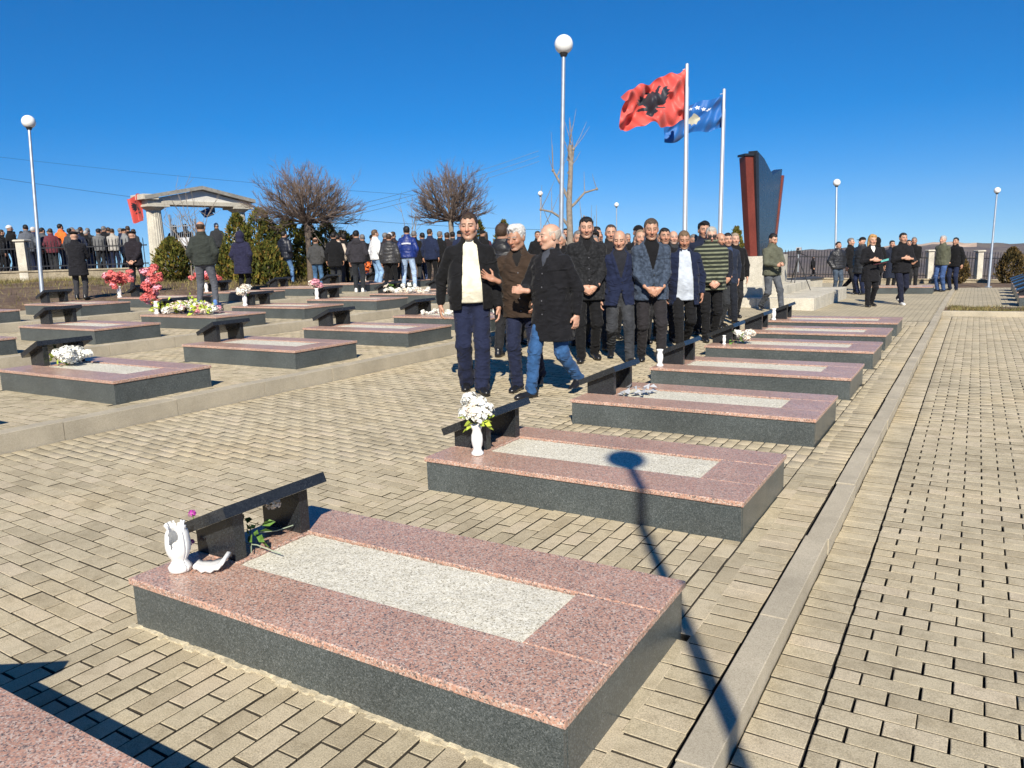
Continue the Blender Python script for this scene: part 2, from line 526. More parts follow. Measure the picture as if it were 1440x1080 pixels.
def paver_template(lx, ly, seed=0):
    r = random.Random(seed)
    hx, hy = lx / 2 - (.0044 if lx > ly else .0036), ly / 2 - (.0044 if ly >= lx else .0036)
    c = 0.0028
    b = [(-hx, -hy), (hx, -hy), (hx, hy), (-hx, hy)]
    b = [(x + r.uniform(-.0016, .0016), y + r.uniform(-.0016, .0016)) for x, y in b]
    v = [(x, y, -0.05) for x, y in b] + [(x, y, -c * .6) for x, y in b] + [(x - math.copysign(c, x), y - math.copysign(c, y), 0) for x, y in b]
    f = [(8, 9, 10, 11)]
    for k in range(2):
        for i in range(4):
            j = (i + 1) % 4
            f.append((4 * k + i, 4 * k + j, 4 * k + 4 + j, 4 * k + 4 + i))
    return np.array(v), f
PV_MESH = {}
def pave(parent, cells, zf, maxobj=300, slope=0.0):
    """cells: (cx, cy, lx, ly). The largest in view become bricks of their own, the rest one joined mesh"""
    scored = []
    for c in cells:
        w = in_view(c[0], c[1], zf(c[0], c[1]))
        scored.append((w if w else 1e3 + abs(c[1]), c))
    scored.sort(key=lambda q: q[0])
    big, rest = scored[:maxobj], scored[maxobj:]
    for w, (cx, cy, lx, ly) in big:
        k = (round(lx, 2) if lx < .18 else LONG, round(ly, 2) if ly < .18 else LONG, rng.randrange(3))
        k = (SHORT if abs(lx - SHORT) < .004 else k[0], SHORT if abs(ly - SHORT) < .004 else k[1], k[2])
        lx, ly = k[0], k[1]
        if k not in PV_MESH:
            v, f = paver_template(lx, ly, int(lx * 1000) + int(ly * 700) + k[2])
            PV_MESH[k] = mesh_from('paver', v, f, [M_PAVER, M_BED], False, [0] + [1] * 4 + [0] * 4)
        o = obj('paver', PV_MESH[k], parent, (cx + rng.gauss(0, .0008), cy + rng.gauss(0, .0008), zf(cx, cy) + rng.gauss(0, .0010)))
        o.rotation_euler = (rng.gauss(0, .004), -slope + rng.gauss(0, .004), rng.gauss(0, .006))
    if not rest: return
    sizes = {}
    for w, c in rest:
        sizes.setdefault((round(c[2], 3), round(c[3], 3)), []).append(c)
    V, F = [], []; off = 0
    for (lx, ly), cs in sizes.items():
        for s in range(3):
            sub = cs[s::3]
            if not sub: continue
            tv, tf = paver_template(lx, ly, s + 5)
            c = np.array([(q[0], q[1], zf(q[0], q[1])) for q in sub])
            n = len(c)
            ang = nrg.normal(0, .006, n); tx = nrg.normal(0, .004, n); ty = nrg.normal(0, .004, n)
            X = tv[None, :, 0] - tv[None, :, 1] * ang[:, None]
            Y = tv[None, :, 1] + tv[None, :, 0] * ang[:, None]
            Z = tv[None, :, 2] + X * (ty[:, None] + slope) * 1.0 + Y * tx[:, None]
            P = np.stack([X + c[:, 0:1] + nrg.normal(0, .0008, (n, 1)), Y + c[:, 1:2] + nrg.normal(0, .0008, (n, 1)), Z + c[:, 2:3] + nrg.normal(0, .0010, (n, 1))], -1)
            V.append(P.reshape(-1, 3))
            fa = np.array(tf)[None] + (np.arange(n) * len(tv))[:, None, None] + off
            F.append(fa.reshape(-1, 4)); off += n * len(tv)
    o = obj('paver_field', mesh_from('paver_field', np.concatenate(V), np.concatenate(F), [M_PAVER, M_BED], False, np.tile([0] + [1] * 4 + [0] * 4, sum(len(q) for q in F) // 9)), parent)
    tag(o, kind='stuff')

def bond_x(x0, x1, y0, y1, ox=0.0):
    """rows with the long side across (along x), half-bond"""
    out = []
    y = y0 + SHORT / 2; r = 0
    while y < y1:
        sh = (LONG / 2 if r % 2 else 0) + ox
        x = x0 - sh + LONG / 2
        while x - LONG / 2 < x1 - 1e-6:
            a, b = max(x0, x - LONG / 2), min(x1, x + LONG / 2)
            if b - a > 0.03: out.append(((a + b) / 2, y, b - a, SHORT))
            x += LONG
        y += SHORT; r += 1
    return out
def bond_y(x0, x1, y0, y1):
    out = []
    x = x0 + SHORT / 2; r = 0
    while x < x1:
        sh = (0, LONG / 2, LONG / 4)[r % 2]
        y = y0 - sh + LONG / 2
        while y - LONG / 2 < y1 - 1e-6:
            a, b = max(y0, y - LONG / 2), min(y1, y + LONG / 2)
            if b - a > 0.03: out.append((x, (a + b) / 2, SHORT, b - a))
            y += LONG
        x += SHORT; r += 1
    return out
def stack(x0, y0, y1, lx=LONG):
    return [(x0 + lx / 2, y0 + SHORT * (i + .5), lx, SHORT) for i in range(int((y1 - y0) / SHORT))]

def sheet(name, xs, ys, zf, mat, parent=None, label=None, dz=0.0):
    v = [(x, y, zf(x, y) + dz) for y in ys for x in xs]
    nx = len(xs)
    f = np.array([(j * nx + i, j * nx + i + 1, (j + 1) * nx + i + 1, (j + 1) * nx + i) for j in range(len(ys) - 1) for i in range(nx - 1)])
    o = obj(name, mesh_from(name, v, f, mat), parent)
    if parent is None:
        tag(o, label, None, kind='structure')
    return o

RP = -0.055
def z_rp(x, y): return terr(0, y) + RP
def z_rs(x, y): return terr(0, y)
def z_ai(x, y): return terr(max(-6.249, x), y)
def z_flat(z): return lambda x, y: z
YS = lambda a, b, s: [a + (b - a) * i / max(1, int((b - a) / s)) for i in range(max(1, int((b - a) / s)) + 1)]

# right row of graves: x of the right end, y of the near side
GL, GW, GH = 2.045, 1.029, 0.217
ROW_R = [(-0.82, -0.027), (-0.896, 1.685), (-0.936, 3.738), (-0.944, 5.837), (-0.959, 7.799), (-0.975, 9.836), (-1.011, 11.667), (-1.014, 13.506)]

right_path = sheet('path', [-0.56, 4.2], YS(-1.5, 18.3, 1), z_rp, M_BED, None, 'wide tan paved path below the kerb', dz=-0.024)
pave(right_path, stack(-0.553, -1.2, 18.25) + bond_x(-0.36, 2.4, -1.2, 18.25), z_rp, 300)
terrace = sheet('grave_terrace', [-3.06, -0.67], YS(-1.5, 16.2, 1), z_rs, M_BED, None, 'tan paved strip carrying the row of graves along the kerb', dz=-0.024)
cells = stack(-0.872, -1.2, 16.2)
def trim(cells_, rects):
    """cut the pavers that would run under a grave"""
    out = []
    for cx, cy, lx, ly in cells_:
        x0, x1, y0, y1 = cx - lx / 2, cx + lx / 2, cy - ly / 2, cy + ly / 2
        for a, b, d, e in rects:
            if x1 <= a or x0 >= b or y1 <= d or y0 >= e: continue
            cuts = [(d - y0, 'y1', d), (y1 - e, 'y0', e), (a - x0, 'x1', a), (x1 - b, 'x0', b)]
            g, w, v_ = max(cuts)
            if g < .02: x1 = x0; break
            if w == 'y1': y1 = v_
            elif w == 'y0': y0 = v_
            elif w == 'x1': x1 = v_
            else: x0 = v_
        if x1 - x0 > .02 and y1 - y0 > .02: out.append(((x0 + x1) / 2, (y0 + y1) / 2, x1 - x0, y1 - y0))
    return out
gr = [(x - GL + .02, x - .02, y + .018, y + GW - .018) for x, y in ROW_R]
cells += trim(bond_y(-3.05, -0.872, -0.3, 15.2), gr)
cells += bond_x(-3.05, -0.872, 15.25, 16.2)
pave(terrace, cells, z_rs, 300)
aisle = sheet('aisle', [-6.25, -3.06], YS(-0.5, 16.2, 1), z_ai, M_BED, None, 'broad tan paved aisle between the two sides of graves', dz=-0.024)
SL = math.atan(0.13 / 3.15)
pave(aisle, bond_x(-6.19, -3.055, 0.2, 16.2), z_ai, 300, slope=-SL)

# plaza in the distance, laid with the same pavers
plaza = sheet('plaza', [-6.25, -3.0, -0.67], YS(16.2, 40, 1), lambda x, y: z_ai(x, y), M_FARPAVE, None, 'far tan paved plaza in front of the monument')
far_path = sheet('far_path', [-0.555, 2.3], YS(20.7, 33.5, 1), z_rp, M_FARPAVE, None, 'far tan paved path running to the lamp post')
verge = sheet('verge', [-0.555, 1.2, 5.0], YS(18.42, 20.7, .3), lambda x, y: z_rp(x, y) + 0.03 + 0.02 * math.sin(x * 5 + y * 7), M_EARTH, None, 'strip of bare earth with tufts of grass crossing the path')
MB().box(-0.55, 5.0, 18.27, 18.42, -0.2, 0.03, .01).build('kerb', M_KERB)
tag(bpy.data.objects['kerb'], 'low concrete kerb crossing the end of the path', kind='structure')

# left terraces
TER = [(-6.35, -10.2, 0.27), (-10.38, -14.25, 0.42), (-14.43, -18.4, 0.57)]
ROW_A = [(-6.52, 1.72), (-6.52, 3.82), (-6.57, 6.0), (-6.62, 8.1), (-6.62, 10.2), (-6.62, 12.3)]
ROW_B = [(-10.54, 3.95), (-10.5, 5.97), (-10.5, 7.98), (-10.55, 9.95), (-10.6, 12.0), (-10.6, 14.05), (-10.6, 16.1)]
ROW_C = [(-14.62, 6.0), (-14.62, 8.1), (-14.62, 10.1), (-14.65, 12.2), (-14.65, 14.2), (-14.65, 16.2), (-14.7, 18.2)]
for k, (xa, xb, z) in enumerate(TER):
    y0, y1 = (1.2, 3.5, 5.2)[k], (16, 20, 22)[k]
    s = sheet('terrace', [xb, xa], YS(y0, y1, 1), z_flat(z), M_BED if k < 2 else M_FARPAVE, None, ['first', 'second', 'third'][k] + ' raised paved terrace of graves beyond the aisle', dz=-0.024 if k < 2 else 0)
    if k < 2:
        rws = (ROW_A, ROW_B)[k]
        rect = [(x - GL + .02, x - .02, y + .018, y + GW - .018) for x, y in rws]
        pave(s, trim(bond_x(xb, xa, y0, y1), rect), z_flat(z), 300 if k == 0 else 150)

def kerb_run(name, label, x0, x1, z0, z1f, y0, y1, step, zoff=None):
    root = thing(name, ((x0 + x1) / 2, y0, 0), label, None)
    root['kind'] = 'structure'
    y = y0
    while y < y1:
        L = step * rng.uniform(.97, 1.03)
        zt = z1f(y)
        mb = MB().box(x0, x1, y + .0025, y + L - .0025, zt - z0, zt, 0.003)
        o = mb.build('kerbstone', M_KERB, root)
        o.location = (-(x0 + x1) / 2 + rng.uniform(-.004, .004), -y0, rng.uniform(-.004, .004))
        y += L
kerb_run('path_kerb', 'long raised concrete kerb between the grave strip and the path', -0.663, -0.556, 0.20, lambda y: terr(0, y) + 0.022, -1.1, 33, 1.0)
kerb_run('aisle_kerb', 'tall concrete kerb edging the first terrace along the aisle', -6.36, -6.20, 0.30, lambda y: 0.278, 1.2, 17, 1.0)
kerb_run('terrace_kerb', 'tall concrete kerb edging the second terrace', -10.39, -10.22, 0.30, lambda y: 0.428, 3.0, 20, 1.0)
kerb_run('upper_kerb', 'tall concrete kerb edging the third terrace', -14.44, -14.27, 0.30, lambda y: 0.578, 5.0, 22, 1.0)

# ------------------------------------------------------------------ graves
def grave_meshes():
    L, W, H = GL, GW, GH
    g = {}
    t = 0.022; top = H - 0.030; z0 = -0.12
    g['front_panel'] = MB().box(-L + .012, -.012, .010, .010 + t, z0, top, .003).mesh('front_panel', M_DARK)
    g['back_panel'] = MB().box(-L + .012, -.012, W - .010 - t, W - .010, z0, top, .003).mesh('back_panel', M_DARK)
    g['end_panel'] = MB().box(-.010 - t, -.010, .034, W - .034, z0, top - .0004, .003).mesh('end_panel', M_DARK)
    g['head_panel'] = MB().box(-L + .010, -L + .010 + t, .034, W - .034, z0, top - .0004, .003).mesh('head_panel', M_DARK)
    zb = H - 0.0295
    g['long_slab'] = MB().box(-L, 0, 0, .318, zb, H, .004).mesh('long_slab', M_PINK)
    g['long_slab_b'] = MB().box(-L, 0, .742, W, zb, H, .004).mesh('long_slab', M_PINK)
    g['end_slab'] = MB().box(-.328, 0, .322, .738, zb, H - .001, .004).mesh('end_slab', M_PINK)
    g['head_slab'] = MB().box(-L, -1.758, .322, .738, zb, H - .001, .004).mesh('head_slab', M_PINK)
    # gravel bed, slightly domed and rough
    nx, ny = 72, 22
    v = []
    for j in range(ny + 1):
        for i in range(nx + 1):
            x = -1.754 + 1.422 * i / nx; y = .326 + .408 * j / ny
            v.append((x, y, H - 0.012 + nrg.normal(0, .0011) + .002 * math.sin(x * 4) * math.sin(y * 9)))
    f = np.array([(j * (nx + 1) + i, j * (nx + 1) + i + 1, (j + 1) * (nx + 1) + i + 1, (j + 1) * (nx + 1) + i) for j in range(ny) for i in range(nx)])
    g['gravel_bed'] = mesh_from('gravel_bed', v, f, M_GRAVEL)
    # sloping tablet on two legs
    xh, zh, xl, zl, th = -1.745, .488, -2.095, .345, .050
    n = Vector((xl - xh, 0, zl - zh)).normalized(); n = Vector((n.z, 0, -n.x)) ; n = n if n.z > 0 else -n
    def prof(y):
        return [(xl - n.x * th, y, zl - n.z * th), (xh - n.x * th, y, zh - n.z * th), (xh, y, zh), (xl, y, zl)]
    a, b = prof(.262), prof(.845)
    ta = MB(); ta.add(a + b, [(0, 1, 2, 3), (7, 6, 5, 4), (0, 4, 5, 1), (1, 5, 6, 2), (2, 6, 7, 3), (3, 7, 4, 0)])
    g['tablet'] = ta.mesh('tablet', M_TAB)
    def leg(y0, y1):
        def zt(x): return zl - n.z * th - .001 + (x - (xl - n.x * th)) * (zh - zl) / (xh - xl)
        xa, xb = -2.035, -1.775
        return MB().hexa([(xa, y0, H - .002), (xb, y0, H - .002), (xb, y1, H - .002), (xa, y1, H - .002)], [(xa, y0, zt(xa)), (xb, y0, zt(xb)), (xb, y1, zt(xb)), (xa, y1, zt(xa))])
    g['leg_a'] = leg(.33, .385).mesh('leg', M_TAB)
    g['leg_b'] = leg(.705, .76).mesh('leg', M_TAB)
    return g
GM = grave_meshes()
def grave(x, y, z, label, group=None, rz=0.0, flat=False):
    t = thing('grave', (x, y, z), label, 'grave', group, rz)
    for k in ('front_panel', 'back_panel', 'end_panel', 'head_panel', 'end_slab', 'head_slab', 'gravel_bed'):
        obj(k, GM[k], t)
    obj('long_slab', GM['long_slab'], t); obj('long_slab', GM['long_slab_b'], t)
    if not flat:
        tb = obj('tablet', GM['tablet'], t)
        obj('leg', GM['leg_a'], tb); obj('leg', GM['leg_b'], tb)
    return t
RL = ['granite grave whose slab corner lies before the one with the broken vase',
      'granite grave with a broken white vase on its pink slab',
      'granite grave with one white vase of white roses and the globe shadow on it',
      'granite grave with crumpled clear wrapping beside its tablet, past the roses vase',
      'granite grave with a bare white vase at its near corner',
      'granite grave with white flowers lying below its tablet by the kerb strip',
      'granite grave just behind the one with the lying white flowers',
      'last granite grave of the kerb row, with a small white vase']
for i, (x, y) in enumerate(ROW_R):
    grave(x, y, terr(0, y), RL[i], 'graves in the row along the path kerb', rz=rng.gauss(0, .002))
grave(-1.08, 26.4, terr(0, 26.5), 'lone granite grave among the people on the far plaza', None)
AL = {0: 'bare-slabbed granite grave at the start of the aisle terrace row', 2: 'bare-slabbed granite grave following the white bouquet one in the aisle terrace row', 3: 'bare-slabbed granite grave preceding the white blossoms one in the aisle terrace row', 5: 'last bare-slabbed granite grave of the aisle terrace row', 1: 'granite grave on the first terrace with white flowers and green leaves under its tablet', 4: 'granite grave on the first terrace with white blossoms scattered on its slab'}
for i, (x, y) in enumerate(ROW_A):
    grave(x, y, 0.27, AL.get(i, 'granite grave with bare slab in the first terrace row by the aisle'), 'graves of the first terrace')
BL = {0: 'bare-slabbed granite grave at the start of the second terrace row', 1: 'bare-slabbed granite grave preceding the coral vase one in the second terrace row', 6: 'last bare-slabbed granite grave of the second terrace row', 2: 'granite grave on the second terrace heaped with white and lime flowers', 3: 'granite grave on the second terrace with a white vase of white flowers', 4: 'granite grave on the second terrace with a pale pink flower in a vase', 5: 'granite grave on the second terrace with mixed white flowers along its slab'}
for i, (x, y) in enumerate(ROW_B):
    grave(x, y, 0.42, BL.get(i, 'granite grave with bare slab in the second terrace row'), 'graves of the second terrace')
CL = {0: 'bare-slabbed granite grave at the start of the third terrace row', 1: 'bare-slabbed granite grave near the man in the long coat and beret', 4: 'bare-slabbed granite grave near the navy hooded coat on the third terrace', 5: 'bare-slabbed granite grave behind the man in the hooded black jacket', 6: 'granite grave with blue and orange flowers on the third terrace', 2: 'granite grave on the third terrace with a round coral bouquet', 3: 'granite grave on the third terrace with a low coral bouquet by the shrub'}
for i, (x, y) in enumerate(ROW_C):
    grave(x, y, 0.57, CL.get(i, 'granite grave with bare slab in the third terrace row'), 'graves of the third terrace')
for i in range(5):
    y = 19.2 + 2.1 * i
    grave(.60 + GL + .016 * y, y + 2.2, z_rp(0, y) , 'granite grave seen by its tablet beside the far path', 'graves beyond the far path')

# mortar squeezed out along the foot of the nearest grave
mm = MB()
x = -2.96
while x < -0.93:
    w = rng.uniform(.02, .05); d = rng.uniform(.012, .04); h = rng.uniform(.004, .014)
    y1 = 1.697
    mm.hexa([(x, y1 - d, -.01), (x + w, y1 - d * rng.uniform(.7, 1.2), -.01), (x + w, y1, -.01), (x, y1, -.01)], [(x + .004, y1 - d * .8, h * .6), (x + w - .004, y1 - d * .8, h * .6), (x + w, y1, h), (x, y1, h)])
    x += w * .9
o = mm.build('mortar', M_MORTAR); tag(o, 'crumbly pale mortar line at the foot of the grave with the broken vase', 'mortar', kind='stuff')

# ------------------------------------------------------------------ flowers and vases
def petal_ball(n=46, seed=0, r=1.0, flat=0.8):
    q = random.Random(seed)
    mb = MB()
    for i in range(n):
        t = (i + .5) / n
        ph = i * 2.39996
        ct = 1 - 1.55 * t
        st = math.sqrt(max(0, 1 - ct * ct))
        d = Vector((st * math.cos(ph), st * math.sin(ph), ct))
        d = (d + Vector((q.uniform(-.2, .2), q.uniform(-.2, .2), q.uniform(-.2, .2)))).normalized()
        c = d * r * q.uniform(.62, .92)
        a = d.orthogonal().normalized(); a.rotate(Quaternion(d, q.uniform(0, 6.28)))
        b = d.cross(a)
        s = r * q.uniform(.44, .66)
        p = [c - a * s * .5, c + b * s * .55 + d * s * .25, c + a * s * .6 + d * s * .35, c - b * s * .55 + d * s * .25]
        for k in p: k.z *= flat
        mb.add(p, [(0, 1, 2, 3)])
    return mb
PB = {}
def flower(parent, loc, r, mat, seed):
    k = (mat.name, seed % 3)
    if k not in PB:
        mb = petal_ball(seed=seed)
        PB[k] = mb.mesh('flower', mat)
    o = obj('flower', PB[k], parent, loc)
    r *= .86 if 'coral' in mat.name else 1
    o.scale = (r, r, r)
    o.rotation_euler = (rng.uniform(-.6, .6), rng.uniform(-.6, .6), rng.uniform(0, 6))
    return o
def leaves(parent, loc, n, spread, mat, size=.05, seed=1, name='leaf_spray'):
    q = random.Random(seed)
    mb = MB()
    for i in range(n):
        d = Vector((q.gauss(0, 1), q.gauss(0, 1), q.uniform(-.3, 1))).normalized()
        c = d * spread * q.uniform(.3, 1)
        a = d.orthogonal().normalized(); a.rotate(Quaternion(d, q.uniform(0, 6.28)))
        s = size * q.uniform(.6, 1.2)
        mb.add([c, c + d * s * .5 + a * s * .3, c + d * s + Vector((0, 0, -.2 * s)), c + d * s * .5 - a * s * .3], [(0, 1, 2, 3)])
    o = mb.build(name, mat, parent, loc=loc)
    o['kind'] = 'stuff'
    return o
VPROF = [(.030, 0), (.040, .003), (.041, .018), (.030, .03), (.026, .045), (.034, .07), (.038, .10), (.036, .135), (.029, .155), (.028, .168), (.036, .185), (.040, .20), (.034, .199), (.026, .17)]
def vase_mesh():
    mb = MB().lathe(VPROF, 20)
    return mb.mesh('vase', M_WHITEV, True)
VM = vase_mesh()
def vase(loc, label, flowers=(), leafn=0, s=1.0, cat='vase', leafm=None, group=None):
    t = thing('flower_vase' if flowers else 'vase', loc, label, cat, group)
    o = obj('vase_body', VM, t); o.scale = (s, s, s)
    for i, (dx, dy, dz, r, mt) in enumerate(flowers):
        flower(t, (dx, dy, dz), r, mt, i)
    if leafn:
        leaves(t, (0, 0, .215 * s), leafn, .07, leafm or M_LEAF, .06, seed=int(loc[1] * 100) % 97)
    return t
ZT = GH
# broken vase: body with a split side, and the fallen piece
g1 = ROW_R[1]
bv = thing('broken_vase', (g1[0] - 1.914, g1[1] + .155, ZT), 'white broken vase with a split jagged side on pink slab', 'vase')
def broken(prof, n, cut, scale=1.0):
    v, f = [], []
    nz = len(prof)
    for r, z in prof:
        for k in range(n + 1):
            t = 2 * math.pi * k / n
            v.append((r * math.cos(t) * scale, r * math.sin(t) * scale, z * scale))
    for i in range(nz - 1):
        for k in range(n):
            if cut(k / n * 360, prof[i][1]): continue
            a = i * (n + 1) + k
            f.append((a, a + 1, a + n + 2, a + n + 1))
    return v, f
BP = [(.034, 0), (.044, .004), (.046, .022), (.036, .034), (.030, .046), (.031, .052), (.040, .068), (.046, .085), (.049, .105), (.049, .125), (.047, .145), (.045, .16), (.040, .172), (.036, .180), (.040, .19), (.045, .20)]
qq = random.Random(3)
jag = [qq.uniform(-.012, .012) for _ in range(40)]
def cut(a, z):
    k = int(a / 9) % 40
    gap = 12 + max(0, (z - .09)) * 260
    d = abs((a - 300 + 180) % 360 - 180)
    if z > .085 and d < gap: return True
    return z > .185 + jag[k] * 1.3
v, f = broken(BP, 40, cut, 1.04)
bo = obj('vase_body', mesh_from('vase_body', v, f, M_WHITEV, True), bv)
so = bo.modifiers.new('wall', 'SOLIDIFY'); so.thickness = .008; so.offset = -1
inner = MB().lathe([(.030, .045), (.036, .07), (.036, .11), (.02, .125)], 16).build('filling', M_WHITEV, bv, True)
fp = thing('vase_fragment', (g1[0] - 1.805, g1[1] + .222, ZT + .026), 'curved white shard fallen from the broken vase', 'shard')
v, f = [], []
for i in range(15):
    t = i / 14
    ang = -2.6 + 2.5 * t
    rr = .062
    wz = .030 * (0.55 + .6 * math.sin(t * 2.6)) * (1 + .12 * math.sin(i * 2.1))
    for s in (-1, -.33, .33, 1):
        v.append((rr * math.cos(ang) * 1.1, wz * s * 1.3, rr * math.sin(ang) * (.62 + .1 * s) + .014))
for i in range(14):
    for k in range(3):
        a = i * 4 + k
        f.append((a, a + 1, a + 5, a + 4))
fo = obj('shard', mesh_from('shard', v, f, M_WHITEV, True), fp)
fo.rotation_euler = (.15, -.1, .55); fo.scale = (1.15, 1.25, 1.25)
so = fo.modifiers.new('wall', 'SOLIDIFY'); so.thickness = .012
fp.location.z = ZT + .036
# withered roses under the tablet of the same grave
wr = thing('rose_spray', (g1[0] - 1.86, g1[1] + .55, ZT), 'withered rose stems lying under the tablet by the broken vase', 'flowers')
st = MB()
for a, b in (((-.05, -.12, .03), (.22, -.09, .012)), ((0, -.02, .05), (.05, .14, .04)), ((-.08, .0, .06), (.1, -.15, .02))):
    st.tube([a, ((a[0] + b[0]) / 2, (a[1] + b[1]) / 2, .035), b], .0026, 5)
st.build('stem', simple('pale_stem', (0.30, 0.36, 0.26), .6), wr)
flower(wr, (.03, .05, .17), .036, M_CPET, 1)
leaves(wr, (-.02, -.08, .06), 26, .09, M_LEAF, .06, 5)
mg = thing('violet_flower', (g1[0] - 2.06, g1[1] + .36, ZT), 'small violet flower peeping over the tablet edge', 'flower')
MB().tube([(0, 0, 0), (-.02, 0, .1), (-.045, .01, .15)], .003, 5).build('stem', M_LEAF, mg)
flower(mg, (-.047, .01, .155), .018, M_MPET, 2)
flower(mg, (.02, -.06, .05), .018, M_MPET, 1)

def offs(lst, mats):
    return [(a, b, c, r, mats[i % len(mats)]) for i, (a, b, c, r) in enumerate(lst)]
g2 = ROW_R[2]
vase((g2[0] - 1.76, g2[1] + .20, ZT), 'white baluster vase full of big white roses', offs([(-.05, -.02, .29, .062), (.03, -.03, .275, .066), (-.02, .03, .33, .062), (.05, .03, .30, .06), (-.07, .03, .34, .058), (.0, -.05, .30, .05), (-.04, .0, .37, .055), (.015, 0, .35, .055)], [M_WPET, M_WPET, M_CPET]), 26, 1.0, leafm=M_LIME)
g3 = ROW_R[3]
wrp = thing('clear_wrapping', (g3[0] - 1.70, g3[1] + .45, ZT), 'crumpled clear plastic wrapping beside a tablet leg', 'wrapping')
cr = MB()
for i in range(26):
    a = Vector((rng.uniform(-.07, .2), rng.uniform(-.12, .12), rng.uniform(.0, .07)))
    cr.add([a, a + Vector((.06, rng.uniform(-.05, .05), rng.uniform(-.02, .02))), a + Vector((rng.uniform(0, .06), .05, rng.uniform(-.01, .04)))], [(0, 1, 2)])
o = cr.build('sheet', simple('clear_plastic', (0.42, 0.43, 0.45), 00.12, .1, 40, 0), wrp); o['kind'] = 'stuff'
g4 = ROW_R[4]
vase((g4[0] - 1.97, g4[1] + .12, ZT), 'bare white baluster vase at the tablet corner', (), s=.95)
g5 = ROW_R[5]
wf = thing('white_bouquet', (g5[0] - 1.62, g5[1] + .35, ZT), 'white bouquet lying below a tablet of the kerb row', 'bouquet')
for i in range(16):
    flower(wf, (rng.uniform(-.12, .14), rng.uniform(-.1, .12), rng.uniform(.05, .15)), rng.uniform(.04, .06), (M_WPET, M_CPET)[i % 2], i)
leaves(wf, (-.1, 0, .05), 22, .12, M_LEAF, .07, 4)
vase((g5[0] - 1.84, g5[1] + .2, ZT), 'small white pot beside the lying white bouquet', (), s=.6)
g7 = ROW_R[7]
vase((g7[0] - 1.95, g7[1] - .0 + .12, ZT), 'small white vase on the last grave of the kerb row', (), s=1.0)
# terrace flowers
a1 = ROW_A[1]
wf = thing('white_bouquet', (a1[0] - 1.62, a1[1] + .5, .27 + ZT), 'white bouquet with lime leaves lying under a terrace tablet', 'bouquet')
for i in range(22):
    flower(wf, (rng.uniform(-.13, .17), rng.uniform(-.12, .14), rng.uniform(.04, .17)), rng.uniform(.045, .07), M_WPET, i)
leaves(wf, (-.17, -.05, .05), 30, .10, M_LIME, .09, 8)
vase((a1[0] - 1.82, a1[1] + .38, .27 + ZT), 'grey glass jar beside the white terrace bouquet', (), s=.75)
a4 = ROW_A[4]
wf = thing('white_blossoms', (a4[0] - 1.2, a4[1] + .5, .27 + ZT), 'white blossoms spread over a terrace slab', 'blossoms')
for i in range(40):
    flower(wf, (rng.uniform(-.5, .9), rng.uniform(-.25, .25), rng.uniform(.02, .06)), rng.uniform(.03, .05), M_WPET, i)
b2 = ROW_B[2]
wf = thing('flower_heap', (b2[0] - 1.35, b2[1] + .45, .42 + ZT), 'heap of white, cream and lime flowers on a slab', 'flowers')
for i in range(64):
    u = rng.uniform(-.5, .72); w = rng.uniform(-.28, .28)
    flower(wf, (u, w, .05 + .14 * (1 - (w / .3) ** 2) * (1 - (u / .8) ** 2) * rng.uniform(.5, 1.1)), rng.uniform(.05, .085), (M_WPET, M_CPET, M_WPET, M_CPET, M_PPET, M_LIME, M_WPET)[i % 7], i)
leaves(wf, (.2, -.1, .1), 60, .25, M_LIME, .095, 8)
leaves(wf, (-.45, -.15, .06), 40, .2, M_LIME, .09, 9)
leaves(wf, (.65, -.15, .06), 40, .2, M_LIME, .09, 10)
vase((b2[0] - 1.88, b2[1] + .22, .42 + ZT), 'white vase with a tall tumbling coral bouquet', offs([(rng.uniform(-.11, .11) - .10 * (1 - k / 26), rng.uniform(-.1, .1), .2 + .025 * k, .085) for k in range(26)], [M_RPET, M_RPET, M_PPET, M_RPET]), 10, 1.15)
b3 = ROW_B[3]
vase((b3[0] - 1.86, b3[1] + .2, .42 + ZT), 'white vase of white flowers near the hooded coat', offs([(rng.uniform(-.1, .1), rng.uniform(-.1, .1), .25 + rng.uniform(0, .15), .07) for k in range(12)], [M_WPET, M_CPET]), 12, 1.25)
b4 = ROW_B[4]
vase((b4[0] - 1.86, b4[1] + .15, .42 + ZT), 'white vase with a pale pink flower head', offs([(rng.uniform(-.08, .08), rng.uniform(-.08, .08), .28 + rng.uniform(0, .1), .09) for k in range(7)], [M_PPET, M_CPET]), 6, 1.2)
b5 = ROW_B[5]
wf = thing('flower_heap', (b5[0] - 1.4, b5[1] + .4, .42 + ZT), 'low spread of white and pale flowers by the tablet', 'flowers')
for i in range(34):
    flower(wf, (rng.uniform(-.4, .8), rng.uniform(-.2, .2), rng.uniform(.03, .10) + (.12 if i % 5 == 0 and i < 12 else 0)), rng.uniform(.05, .075), (M_WPET, M_CPET, M_WPET)[i % 3], i)
leaves(wf, (-.3, 0, .12), 24, .12, M_LEAF, .1, 2)
c2 = ROW_C[2]
vase((c2[0] - 2.02, c2[1] + .05, .57 + ZT), 'white vase with a round coral and white bouquet before the wall', offs([(rng.gauss(0, .14), rng.gauss(0, .12), .34 + rng.uniform(-.02, .24), .095) for k in range(26)] + [(rng.uniform(-.12, .05), -.12, .22 + rng.uniform(0, .12), .075) for k in range(5)], [M_RPET] * 8 + [M_PPET]), 8, 1.3)
c3 = ROW_C[3]
vase((c3[0] - 1.78, c3[1] + .1, .57 + ZT), 'white vase with a wide low coral bouquet near the round shrub', offs([(rng.gauss(0, .15), rng.gauss(0, .1), .3 + rng.uniform(0, .14), .095) for k in range(20)], [M_RPET] * 7 + [M_PPET]), 8, 1.2)
c5 = ROW_C[6]
